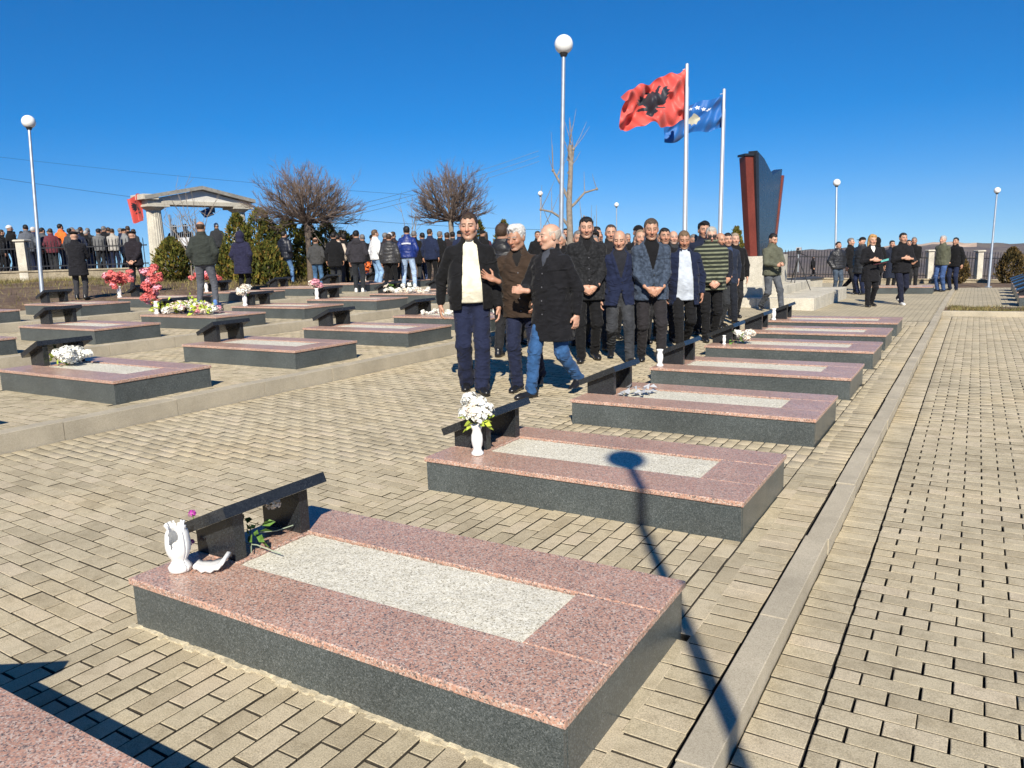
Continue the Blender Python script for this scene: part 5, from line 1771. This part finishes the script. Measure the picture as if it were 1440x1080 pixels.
    v, f = surf(upper, lo, hi, cr)
    jn = {'blazer': 'blazer', 'coat': 'coat', 'puffer': 'puffer_jacket', 'hoodie': 'hoodie', 'sweater': 'sweater'}.get(top, 'jacket')
    jo = obj(jn, mesh_from(jn, v, f, fabric(tcol, tkind), True), t)
    if shirt:
        def under(P):
            d, X, Y, zl = torso(P, -.004)
            d = d + folds(P, seed * 11, .004, 40)
            d = np.maximum(d, (hem + .07) - zl) if opening not in ('v', 'neck') else np.maximum(d, 1.0 - zl)
            if shirt == 'turtle':
                a_, b_ = sh(1.5)
                d = smin(d, sd_cap(P, (a_, b_ + .015, 1.44 + dz), (a_, b_ + .012, 1.535 + dz), .070, .066), .02)
            return d
        v, f = surf(under, (-.30, -.24 - fat, .70), (.30, .24, 1.60 + dz), cr)
        obj('shirt', mesh_from('shirt', v, f, fabric(scol, 'knit'), True), t)
    if tier == 0 and opening in ('neck', 0) and top != 'puffer':
        a_, b_ = sh(1.1)
        bm_ = fabric((.10, .10, .11), 'leather')
        for q in range(4):
            zb_ = 1.28 - q * .135
            MB().sphere((a_ * (zb_ - .95) / .15 + .012, sh(zb_)[1] - np.interp(zb_, *base['d']) - .016 - puff - float(belly(zb_)) * .98, zb_ + dz), (.0085, .005, .0085), 8).build('button', bm_, jo, True)
    if opening == 'v' and tier == 0:
        a_, b_ = sh(1.05)
        for zz_ in (1.09, .985):
            bt = MB().sphere((a_ + .012, b_ - .152 - fat * .9, zz_ + dz), (.009, .005, .009), 8).build('button', M_SHOE, jo, True)
    # ---- head
    hx, hy = sh(1.62)
    hx *= 1.12; hy *= 1.12
    hp = np.array((hx, hy - .012, 1.640 + dz))
    Rh = rotm(head[0], head[1], headroll) * 1.09
    v, f, col, hv = head_parts(tier, skin, hair, style, beard, seed)
    # only the head turns; the neck follows its root
    k = np.clip((v[:, 2] + .20) / .12, 0, 1)[:, None]
    vb = (v @ Rh.T.astype(F32)) * k + v * (1 - k)
    BV = [vb + hp]; BF = [f]; BC = [col]; extra = []; TRI = []
    n0 = len(v)
    sk = np.array(SKINS[skin % 4])
    for i, (S, el, wr, mode) in enumerate(aj):
        if mode == 'none' : continue
        u = (wr - el) / np.linalg.norm(wr - el)
        sg = -1 if i == 0 else 1
        if mode is None: d, n, s_, cu, sp = u * .6 + np.array((0, -.05, -.5)), np.array((-sg, .15, 0.)), np.array((0, -1., 0)), .45, .0
        elif mode == 'clasp': d, n, s_, cu, sp = np.array((-sg * .8, -.25, -.55)), np.array((-sg * .3, .9, -.2)), np.array((0, -.4, .9)), .55, .0
        elif mode == 'back': d, n, s_, cu, sp = np.array((-sg * .9, .1, -.35)), np.array((0, 1., 0)), np.array((0, 0, 1.)), .5, .0
        elif mode == 'hold': d, n, s_, cu, sp = np.array((-sg * .55, -.8, .15)), np.array((-sg * .7, .2, -.1)), np.array((0, .2, 1.)), .75, .0
        elif mode == 'fold': d, n, s_, cu, sp = np.array((-sg * .95, -.1, .1)), np.array((0, 1., 0)), np.array((0, 0, 1.)), .6, .0
        elif mode == 'open': d, n, s_, cu, sp = np.array((-.72, -.35, .38)), np.array((.15, -.75, .65)), np.array((.35, .25, .9)), .16, .55
        elif mode == 'grip': d, n, s_, cu, sp = np.array((-.9, -.35, .1)), np.array((-.2, .8, -.3)), np.array((0, 0, 1.)), .7, .0
        hv_, hf_ = build_hand(tier, wr - u * .005, d, s_, n, cu, sp)
        j0 = int(np.argmin(((hv_ - (wr - u * .055)) ** 2).sum(1)))
        core = [hp + (0, .03, -.20), S * .9 + np.array((0, 0, .05)), el, wr - u * .05]
        ring = []
        for c_ in core:
            for a_ in range(4): ring.append(c_ + .016 * np.array((math.cos(a_ * 1.57), math.sin(a_ * 1.57), 0)))
        nb = n0 + len(hv_)
        tf = [(nb + 4 * q + a_, nb + 4 * q + (a_ + 1) % 4, nb + 4 * q + 4 + (a_ + 1) % 4, nb + 4 * q + 4 + a_) for q in range(3) for a_ in range(4)]
        nk = int(np.argmin(((BV[0] - core[0]) ** 2).sum(1)))
        tf += [(nk, nb, nb + 1, nb + 1), (n0 + j0, nb + 12, nb + 13, nb + 13)]
        tri_ = [(nk, nb, nb + 1), (n0 + j0, nb + 12, nb + 13)]
        extra.append((ring, tf[:-2], tri_))
        BV.append(hv_); BF.append(hf_ + n0); BC.append(np.tile(sk * np.array((1.03, .96, .93)), (len(hv_), 1))); n0 += len(hv_)
        BV.append(np.array(ring, F32)); BF.append(np.array(tf[:-2])); BC.append(np.tile(sk, (16, 1))); n0 += 16
        TRI += tri_
    me = mesh_from('body', np.concatenate(BV), [tuple(q) for q in np.concatenate(BF).tolist()] + TRI, M_SKIN, True)
    ca = me.color_attributes.new('Col', 'FLOAT_COLOR', 'POINT')
    cc = np.concatenate(BC); ca.data.foreach_set('color', np.concatenate([cc, np.ones((len(cc), 1))], 1).astype(F32).ravel())
    bo = obj('body', me, t)
    if hv is not None:
        nm = {'cap': 'cap', 'beret': 'beret', 'hood': 'hood', 'beanie': 'cap'}.get(style, 'hair')
        hm = fabric(hcol or hair, 'knit') if nm != 'hair' else fabric(hair, 'hair')
        obj(nm, mesh_from(nm, (hv[0] @ Rh.T.astype(F32)) + hp, hv[1], hm, True), t)
    if glasses:
        g = MB()
        for sx in (-1, 1):
            g.box(sx * .032 - .026, sx * .032 + .026, -.121, -.117, -.008, .028, .001)
            g.tube([(sx * .058, -.118, .018), (sx * .080, .005, .015)], .0025, 5)
        g.box(-.008, .008, -.120, -.117, .012, .018)
        me = g.mesh('sunglasses', M_BLACKM)
        go = obj('sunglasses', me, t); go.matrix_local = Matrix.Translation(Vector(hp)) @ Matrix(Rh.tolist()).to_4x4()
    return t

BLK = (.009, .009, .010); NAVY = (.014, .020, .048); DGREY = (.045, .046, .05); OLIVE = (.060, .066, .042); BROWN = (.040, .026, .018); JEAN = (.030, .085, .20); LJEAN = (.24, .34, .50); CHAR = (.028, .03, .034)
GREYH = (.34, .33, .32); SALT = (.14, .13, .125); BRH = (.045, .027, .016); DKH = (.012, .010, .009)
# --- the leading three
person(-4.54, 6.63, 1.84, 'man in open black jacket over a cream sweater and navy trousers', turn=.10, tier=0, tcol=BLK, tkind='cloth', hem=.83, opening=.105, shirt='crew', scol=(.66, .62, .49), fat=.085,
       bcol=(.014, .018, .042), legs=((-.075, .10, .015), (.065, -.17, 0)), armset=(((-.31, .10, .88), None), ((.26, -.13, .85), None)), lean=(.0, -.03), head=(-.22, .06), hair=(.04, .024, .015), style='short', skin=1, beard=.10, flare=.022)
person(-4.12, 6.98, 1.72, 'grey-haired man in brown jacket raising his open hand', turn=-.22, tier=0, tcol=BROWN, hem=.80, opening='neck', shirt='crew', scol=(.014, .013, .013), fat=.02,
       bcol=(.014, .018, .04), legs=((-.06, -.10, 0), (.12, .26, .06)), armset=(((-.20, -.34, 1.22), 'open'), ((.20, -.22, .98), None)), head=(-.35, .22), hair=(.50, .49, .47), style='thick', skin=2, beard=.08, lean=(-.02, -.05), flare=.012)
person(-3.70, 6.86, 1.76, 'man in long black overcoat and blue jeans turned to his companions', turn=-.75, tier=0, top='coat', tcol=(.010, .010, .012), hem=.60, opening='neck', shirt='turtle', scol=(.05, .055, .07), fat=.02,
       bcol=JEAN, bkind='denim', legs=((-.09, -.26, 0), (.09, .30, .08)), armset=(((-.12, -.30, 1.12), 'grip'), ((.27, .06, .86), None)), head=(-.55, .05), hair=(.42, .36, .30), style='balding', skin=3, beard=.0)
# --- the group behind them
person(-5.45, 8.75, 1.78, 'person in hooded black puffer coat seen from behind between the leading men', turn=2.7, tier=1, top='puffer', tcol=(.016, .016, .018), tkind='nylon', quilt=.10, hem=.72, hoodback=True, style='short', hair=BRH)
person(-4.40, 9.15, 1.86, 'stern man in patterned black jacket with hands joined behind the overcoat man', tier=0, tcol=(.014, .0145, .016), tkind='camo', hem=.76, opening='neck', shirt='turtle', scol=BLK, arms='clasp', legs='halfR', head=(-.05, .10), style='short', hair=DKH, skin=1, beard=.25, bcol=BLK)
person(-4.02, 9.35, 1.72, 'bald man in navy blazer with charcoal jeans', tier=0, top='blazer', tcol=(.012, .017, .042), hem=.78, opening='v', shirt='turtle', scol=(.016, .017, .022), collar=False, legs='stepL', head=(-.20, .22), style='none', skin=1, beard=.08, bcol=(.035, .037, .042), bkind='denim', hair=(.10, .07, .05))
person(-3.64, 9.50, 1.84, 'man in blue-grey blazer over black turtleneck with hands clasped', tier=0, top='blazer', tcol=(.040, .055, .082), tkind='camo', hem=.78, opening='v', shirt='turtle', scol=(.008, .008, .009), collar=False, arms='clasp', legs='halfL', head=(-.05, .14), style='short', hair=(.07, .05, .035), skin=0, beard=.2, bcol=(.022, .020, .022))
person(-3.62, 10.75, 1.72, 'man in white sweater under an open navy coat', turn=-.05, tier=0, tcol=(.011, .016, .038), hem=.70, opening=.12, shirt='crew', scol=(.42, .46, .52), fat=.06, legs='stepR', head=(-.05, .22), style='short', hair=(.13, .085, .05), skin=2, beard=.35, bcol=BLK)
person(-3.60, 12.0, 1.77, 'grey-haired man in sunglasses and olive and black striped puffer jacket', tier=0, top='puffer', tcol=(.17, .18, .12), tkind='stripe', quilt=.062, hem=.80, arms='clasp', legs='halfR', head=(-.15, .18), style='short', hair=(.36, .34, .30), skin=3, beard=.0, bcol=BLK, glasses=True)
person(-4.12, 14.8, 1.72, 'man in dark navy suit walking past the stone platform', tier=1, top='blazer', tcol=(.018, .024, .042), hem=.78, opening='v', shirt='crew', scol=(.03, .05, .11), collar=False, arms='walkR', legs='stepL', style='short', hair=DKH, skin=1, bcol=(.012, .014, .02))
person(-4.22, 15.7, 1.70, 'pale-haired man half hidden behind the navy suit', tier=1, tcol=BLK, arms='down', legs='halfR', style='short', hair=(.28, .22, .16), skin=3)
person(-5.63, 12.1, 1.78, 'dark-haired man behind the patterned black jacket', tier=1, tcol=BLK, head=(.6, 0), style='short', hair=DKH, legs='stand')
person(-4.98, 11.25, 1.80, 'tall man with shaved head behind the bald man', tier=1, tcol=(.016, .016, .018), head=(-.1, .05), style='receding', hair=(.05, .035, .028), skin=1, legs='halfR')
person(-5.40, 13.45, 1.82, 'man in black brimmed cap at the back of the procession', tier=1, tcol=BLK, style='cap', hcol=(.008, .008, .009), legs='stand')
person(-4.42, 11.10, 1.72, 'fair-haired man peering from behind the blue-grey blazer', tier=1, tcol=CHAR, style='receding', hair=(.20, .14, .09), skin=1, legs='stand')
person(-4.20, 11.55, 1.75, 'man with short dark hair just behind the blue-grey blazer', tier=1, tcol=BLK, style='short', hair=DKH, skin=0, legs='halfL')
person(-4.85, 13.8, 1.73, 'older man with thin grey hair in the back of the procession', tier=1, tcol=CHAR, style='balding', hair=GREYH, skin=3, legs='stand')
person(-4.20, 13.0, 1.66, 'short man behind the white sweater man', tier=1, tcol=(.016, .022, .05), style='short', hair=SALT, skin=2, legs='stand')
person(-3.95, 12.75, 1.86, 'tall black-haired man in navy jacket behind the striped puffer', tier=1, tcol=(.012, .016, .032), style='thick', hair=(.007, .007, .008), skin=0, legs='stand')
person(-5.1, 10.35, 1.70, 'man in black jacket hidden behind the overcoat man', tier=1, tcol=BLK, style='short', hair=SALT, legs='halfL', bcol=(.03, .05, .10), bkind='denim')
person(-6.0, 9.9, 1.72, 'man with receding hair turned to the terrace behind the cream sweater man', turn=.5, tier=1, tcol=BLK, style='receding', hair=BRH, legs='stand')
for i, (x, y) in enumerate([(-4.75, 10.1), (-5.35, 11.4), (-4.55, 12.35), (-5.1, 12.7), (-4.0, 13.9), (-4.55, 14.6), (-5.35, 15.3), (-5.9, 13.9), (-5.75, 11.0), (-4.95, 16.0)]):
    person(x, y, rng.uniform(1.64, 1.74), 'dark-clothed man packed in the middle of the procession', turn=rng.uniform(-.45, .45), tier=1, tcol=rng.choice((BLK, CHAR, (.012, .014, .022), (.016, .013, .012))), hem=rng.choice((.8, .72)), style=rng.choice(('short', 'receding', 'short', 'balding', 'thick')), hair=rng.choice((DKH, BRH, SALT, GREYH)), skin=i, legs=rng.choice(('stepR', 'stepL', 'halfR')), arms=rng.choice(('down', 'clasp', 'walkR')), head=(rng.uniform(-.5, .5), rng.uniform(0, .25)), bcol=rng.choice((BLK, NAVY, CHAR)), group='men packed in the middle of the procession')
# --- right hand side
ph = person(-3.93, 17.75, 1.74, 'bearded man in olive jacket looking at his phone', turn=.30, tier=1, tcol=(.095, .098, .070), hem=.84, arms='phone', legs='stepL', head=(.12, .35), style='short', hair=DKH, skin=1, beard=.8, bcol=(.075, .082, .095), bkind='denim')
person(-2.16, 20.17, 1.68, 'fair-haired woman in black coat and white blouse holding a folder', turn=-.05, tier=1, top='coat', tcol=(.011, .011, .013), hem=.62, opening='neck', shirt='crew', scol=(.75, .74, .70), woman=True, arms='chest', legs='halfR', style='long', hair=(.42, .25, .10), skin=3, beard=0, head=(.05, .1), bcol=(.010, .010, .012))
fo = thing('folder', (0, 0, 0), 'teal and red folder held by the woman in black', 'folder')
pm = Matrix.Translation(Vector((-2.16, 20.17, terr(-2.16, 20.17)))) @ Matrix.Rotation(FACE - .05, 4, 'Z')
fo.matrix_world = pm @ Matrix.Translation(Vector((.06, -.31, 1.05)))
MB().hexa([(-.13, -.02, -.05), (.16, -.04, .0), (.16, .01, .0), (-.13, .03, -.05)], [(-.13, -.03, -.035), (.16, -.05, .02), (.16, .0, .02), (-.13, .02, -.035)]).build('cover', fabric((.10, .03, .04)), fo)
MB().hexa([(.02, -.05, .01), (.19, -.06, .05), (.19, .0, .05), (.02, .01, .01)], [(.02, -.05, .055), (.19, -.06, .10), (.19, .0, .09), (.02, .01, .045)]).build('sheets', fabric((.10, .34, .32)), fo)
person(-1.57, 21.05, 1.74, 'man in black pullover walking with hands raised and white trainers', turn=.0, tier=1, top='hoodie', tcol=(.011, .011, .013), hem=.80, arms='chest', legs='stepR', style='short', hair=DKH, skin=1, beard=.3, bcol=(.012, .014, .028), shoe=fabric((.70, .70, .68)), fat=.02)
person(-.95, 28.16, 1.75, 'grey-haired man in olive jumper and blue jeans standing in profile', turn=-1.15, tier=1, tcol=(.085, .088, .060), hem=.84, style='short', hair=GREYH, skin=3, arms='back', legs='stand', bcol=(.045, .085, .20), bkind='denim')
person(-.62, 29.2, 1.70, 'man in black jacket half hidden behind the olive jumper', turn=-1.0, tier=1, tcol=BLK, style='short', hair=DKH, bcol=NAVY)
person(-3.71, 25.75, 1.60, 'man in short black puffer jacket beside the far lamp post', turn=.2, tier=1, top='puffer', tcol=(.022, .023, .027), tkind='nylon', quilt=.09, hem=.86, arms='pocket', legs='stand', style='short', hair=DKH, skin=1, bcol=(.05, .07, .10), bkind='denim')
person(-3.05, 25.9, 1.74, 'man in long charcoal puffer coat standing side-on', turn=-1.2, tier=1, top='puffer', tcol=(.026, .028, .032), tkind='nylon', quilt=.11, hem=.66, arms='pocket', legs='stand', style='cap', hcol=BLK, skin=1, bcol=NAVY)
person(-3.55, 27.2, 1.76, 'man in black walking behind the long charcoal puffer coat', turn=.7, tier=1, tcol=BLK, legs='stepR', style='short', hair=SALT, skin=1)
person(-2.85, 28.0, 1.76, 'person in black hooded coat behind the fair-haired woman', turn=2.6, tier=1, top='coat', tcol=BLK, hem=.62, style='hood', hcol=BLK, legs='stand')
person(-2.45, 28.6, 1.66, 'man in navy coat between the woman and the man in the pullover', tier=1, top='coat', tcol=(.016, .020, .034), hem=.45, style='short', hair=DKH, skin=1)
person(-2.2, 29.6, 1.66, 'dark-haired man behind the lone far grave', tier=1, tcol=BLK, style='thick', hair=DKH, turn=.8)
person(-1.95, 31.0, 1.80, 'man in black jacket standing past the lone far grave', turn=-.5, tier=1, tcol=BLK, hem=.74, style='short', hair=SALT, skin=2, arms='clasp')
person(-2.2, 32.2, 1.74, 'man in dark jacket behind the past-grave bystander', turn=-.3, tier=2, tcol=CHAR, style='short', hair=DKH, skin=1)
person(-6.3, 36.5, 1.02, 'small boy in black running near the far fence', turn=.9, tier=2, tcol=BLK, legs='stepR', arms='walkR', style='short', hair=DKH, skin=1, shoe=fabric((.7, .7, .68)), bcol=BLK)
# --- bystanders among the terraces, most with their backs turned
BK = math.pi
person(-18.75, 10.46, 1.62, 'elderly man in black beret and long black coat facing the wall', turn=BK + .25, tier=1, top='coat', tcol=(.013, .013, .016), hem=.62, style='beret', hcol=(.008, .008, .009), hair=GREYH, skin=3, beard=0, legs='stand', arms='phone', bcol=(.035, .035, .04), head=(.35, 0))
person(-19.5, 12.44, 1.64, 'elderly man in black beret with hands behind his back', turn=BK, tier=1, tcol=(.018, .015, .019), hem=.78, style='beret', hcol=(.008, .008, .009), hair=GREYH, skin=3, beard=0, arms='back', legs='wide', fat=.02, bcol=(.02, .021, .026))
person(-14.35, 10.75, 1.80, 'balding man in dark olive jacket and grey trousers with blue shoes', turn=BK + .1, tier=1, tcol=(.032, .037, .032), hem=.86, style='balding', hair=BRH, skin=0, legs='wide', arms='pocket', bcol=(.085, .09, .105), shoe=fabric((.10, .20, .45)), z=.57)
person(-18.3, 15.0, 1.78, 'person in navy hooded coat with the hood up', turn=BK - .1, tier=1, top='coat', tcol=(.020, .020, .045), hem=.58, quilt=.16, style='hood', hcol=(.020, .020, .045), arms='pocket', legs='stand', bcol=BLK)
person(-19.37, 17.63, 1.68, 'man in black jacket and blue jeans near the umbrella tree', turn=BK - .5, tier=1, tcol=(.012, .014, .022), hem=.84, top='puffer', tkind='nylon', quilt=.12, legs='halfR', arms='pocket', style='short', hair=DKH, bcol=(.10, .20, .38), bkind='denim', hoodback=True)
person(-18.35, 18.0, 1.62, 'man in grey jacket and jeans beside the umbrella tree trunk', turn=BK, tier=1, tcol=(.055, .055, .055), hem=.84, style='balding', hair=BRH, skin=0, bcol=(.06, .13, .24), bkind='denim', arms='pocket')
person(-17.9, 18.55, 1.70, 'person in cream jacket and dark trousers', turn=BK, tier=1, tcol=(.50, .42, .34), hem=.88, style='short', hair=DKH, bcol=(.03, .035, .05), arms='pocket', hoodback=True)
person(-14.5, 15.75, 1.66, 'man in black hooded jacket and dark trousers with white trainers', turn=BK, tier=1, top='hoodie', tcol=(.030, .028, .033), hem=.86, style='short', hair=(.006, .006, .007), hoodback=True, bcol=(.022, .024, .028), shoe=fabric((.68, .66, .62)), arms='pocket', z=.57)
person(-15.3, 16.6, 1.68, 'man in charcoal coat left of the white jacket', turn=BK - .3, tier=1, tcol=CHAR, style='short', hair=DKH, bcol=NAVY)
person(-15.9, 18.1, 1.76, 'young man in white jacket and light jeans', turn=BK - .9, tier=1, tcol=(.66, .66, .66), hem=.86, style='short', hair=(.10, .06, .035), skin=1, bcol=(.22, .36, .55), bkind='denim')
person(-14.5, 17.1, 1.58, 'man in dark grey puffer jacket with legs apart', turn=BK, tier=1, top='puffer', tcol=(.036, .035, .037), tkind='nylon', quilt=.11, hem=.84, style='short', hair=BRH, legs='wide', hoodback=True, bcol=BLK, arms='down', z=.57)
bj = person(-14.4, 17.8, 1.78, 'man in shiny blue jacket with white lettering and pale jeans', turn=BK, tier=1, tcol=(.010, .026, .15), tkind='nylon', hem=.88, style='thick', hair=DKH, legs='wide', arms='pocket', bcol=(.34, .45, .62), bkind='denim', shoe=fabric((.7, .7, .7)), z=.57, fat=.0)
lt_ = MB()
qj = random.Random(5)
for i in range(8):
    xx = -.115 + i * .033; zz = 1.30 - .9 * xx * xx
    yb = .158
    lt_.hexa([(xx, yb, zz - .022), (xx + .022, yb, zz - .022), (xx + .022, yb + .012, zz - .022), (xx, yb + .012, zz - .022)], [(xx, yb, zz + .022), (xx + .022, yb, zz + .022), (xx + .022, yb + .012, zz + .022), (xx, yb + .012, zz + .022)])
tag(lt_.build('lettering', fabric((.7, .72, .76)), bj), kind='stuff')
person(-15.78, 20.31, 1.68, 'man in dark denim jacket and jeans next to the blue jacket', turn=BK + .4, tier=1, tcol=(.026, .038, .075), tkind='denim', style='short', hair=DKH, bcol=(.045, .065, .13), bkind='denim')
person(-16.4, 19.4, 1.70, 'person in black coat between the white jacket and the puffer', turn=BK, tier=2, tcol=BLK, style='beanie', hcol=(.5, .5, .5))
person(-15.2, 20.9, 1.66, 'person in black with brown hair behind the cream sweater man', turn=BK + .2, tier=2, tcol=(.02, .016, .018), style='thick', hair=BRH)
for i, (x, y, H, lb, tc, st, hc) in enumerate([(-16.3, 23.2, 1.68, 'man in black cap far behind the denim jacket', BLK, 'cap', BLK), (-15.4, 22.6, 1.66, 'man with grey hair far behind the denim jacket', CHAR, 'short', GREYH), (-14.4, 22.0, 1.66, 'woman in dark red scarf colours far behind the denim jacket', (.09, .02, .03), 'long', BRH), (-13.2, 21.6, 1.64, 'man in navy far behind the cream sweater man', NAVY, 'short', DKH)]):
    person(x, y, H, lb, turn=BK + rng.uniform(-.8, .8), tier=2, tcol=tc, style=st, hair=hc, hcol=hc, z=.57)
for i, (x, y, H, lb, tc, st, hc) in enumerate([(-11.5, 20.5, 1.72, 'dark-haired man far behind the conifers side of the procession', BLK, 'short', BRH), (-10.6, 20.6, 1.76, 'tanned man in black behind the grey-haired man', BLK, 'short', DKH), (-9.6, 20.9, 1.74, 'man in black behind the overcoat man', CHAR, 'short', DKH), (-8.6, 20.6, 1.7, 'man in charcoal at the rear of the procession', CHAR, 'short', SALT), (-7.7, 19.4, 1.72, 'man with grey hair at the rear of the procession', BLK, 'receding', GREYH), (-6.2, 16.6, 1.68, 'man in navy at the rear of the procession', NAVY, 'short', DKH)]):
    person(x, y, H, lb, turn=rng.uniform(-.5, .5), tier=2, tcol=tc, style=st, hair=hc, hcol=hc)
for i in range(16):
    d = 24.5 + (i * 7 % 5) * .8
    u_ = -.222 + i * .0125 + rng.uniform(-.003, .003)
    x, y = FWD.x * d + RIGHT.x * u_ * d, FWD.y * d + RIGHT.y * u_ * d
    person(x, y, rng.uniform(1.60, 1.72), 'dark-dressed mourner in the knot of people behind the terraces', turn=BK + rng.uniform(-.9, .9), tier=2, tcol=rng.choice((BLK, CHAR, NAVY, (.03, .02, .022), BLK)), hem=rng.choice((.8, .68)), style=rng.choice(('short', 'thick', 'beanie', 'short', 'receding')), hair=rng.choice((DKH, BRH, SALT)), hcol=BLK, bcol=rng.choice((BLK, CHAR, NAVY)), group='knot of mourners behind the terraces', z=.60)
# --- crowd on the road beyond the fence
CR = [(2, 329, (.06, .03, .035), 'short', BRH, 'bystander in wine-dark jacket at the end of the fence'), (14, 319, BLK, 'short', DKH, 'tall bystander in black behind the striped scarf'), (11, 325, (.07, .07, .075), 'beanie', (.25, .22, .18), 'bystander in grey striped jumper by the fence pillar'), (27, 330, BLK, 'thick', BRH, 'brown-haired bystander leaning beside the fence pillar'),
      (44, 317, BLK, 'beanie', (.6, .6, .6), 'bystander in white cap right of the fence pillar'), (66, 318, (.10, .11, .13), 'short', DKH, 'bystander in grey jacket behind the leaning lamp post'), (76, 321, (.02, .03, .075), 'short', (.5, .48, .46), 'white-haired bystander in navy jacket'), (88, 322, (.07, .075, .085), 'short', DKH, 'bystander in pale grey jacket near the orange one'), (99, 323, (.12, .03, .04), 'short', BRH, 'bystander in dark red quilted jacket'),
      (113, 317, (.75, .15, .03), 'short', DKH, 'bystander in bright orange jacket'), (125, 323, (.05, .05, .055), 'short', DKH, 'bystander in grey behind the black beret'), (136, 324, (.022, .03, .06), 'receding', SALT, 'bystander in navy between the two berets'), (147, 327, BLK, 'short', GREYH, 'short bystander in black between the two berets'), (164, 326, (.14, .14, .14), 'short', DKH, 'bystander in pale grey coat with raised collar'),
      (172, 320, (.010, .010, .012), 'short', SALT, 'tall bystander in black sweater and belted trousers'), (183, 328, (.35, .33, .30), 'short', BRH, 'bystander in cream half behind the second beret'), (199, 327, (.20, .205, .21), 'beanie', BLK, 'bystander in light grey jacket and black cap'), (212, 334, CHAR, 'short', BRH, 'bystander in charcoal next to the fluted column')]
for i, (px, py, tc, st, hc, lb) in enumerate(CR):
    d = 30.2 + (i * 37 % 5) * .35
    # place along the road: a row parallel to the fence
    r_ = FWD + RIGHT * ((px - 720) / 1062.28)
    x, y = r_.x * d, r_.y * d
    zg = terr(x, y)
    ztop = 1.5 + d * (r_ + UPV * ((540 - py) / 1062.28)).z - r_.z * 0
    H = min(1.88, max(1.60, ztop - zg))
    person(x, y, H, lb, turn=BK + rng.uniform(-.7, .7), tier=2, tcol=tc, hem=rng.choice((.78, .84, .7)), style=st, hair=hc if st != 'beanie' else SALT, hcol=hc, bcol=rng.choice((BLK, NAVY, CHAR, (.05, .08, .15))), legs='stand', arms=rng.choice(('down', 'clasp', 'pocket')))
for i in range(17):
    u_ = -.685 + i * .0126 + rng.uniform(-.003, .003)
    d = 31.8 + rng.uniform(0, 1.2)
    x, y = FWD.x * d + RIGHT.x * u_ * d, FWD.y * d + RIGHT.y * u_ * d
    person(x, y, rng.uniform(1.66, 1.78), 'dark-dressed bystander in the rear row on the road', turn=BK + rng.uniform(-1, 1), tier=2, tcol=rng.choice((BLK, CHAR, NAVY, (.03, .02, .022), DGREY)), style=rng.choice(('short', 'short', 'thick', 'cap', 'receding')), hair=rng.choice((DKH, BRH, SALT)), hcol=BLK, bcol=rng.choice((BLK, CHAR, NAVY)), group='rear row of bystanders on the road')
for x, y, lb, st, tc in [(-26.9, 19.45, 'bystander in dark cap inside the gateway', 'cap', BLK), (-25.74, 20.0, 'bystander in black and white cap inside the gateway', 'beanie', CHAR), (-26.4, 18.6, 'bystander in black just inside the gateway column', 'short', (.06, .03, .03))]:
    person(x, y, 1.70, lb, turn=BK + .3, tier=2, tcol=tc, style=st, hair=BRH, hcol=(.5, .5, .5) if st == 'beanie' else BLK)

# ------------------------------------------------------------------ thin air between here and the hills
hz = MB().box(-4600, 4600, -2600, 4700, -420, 260).build('haze', None)
hm, hnt, hb = nodes_of('thin_haze')
hnt.nodes.remove(hb)
pv = hnt.nodes.new('ShaderNodeVolumePrincipled')
pv.inputs['Color'].default_value = (.80, .86, 1.0, 1)
pv.inputs['Density'].default_value = .00005
pv.inputs['Anisotropy'].default_value = 0.0
hnt.links.new(pv.outputs[0], hnt.nodes['Material Output'].inputs['Volume'])
hz.data.materials.clear(); hz.data.materials.append(hm)
tag(hz, 'thin clear haze over the valley and hills', 'haze', kind='stuff')
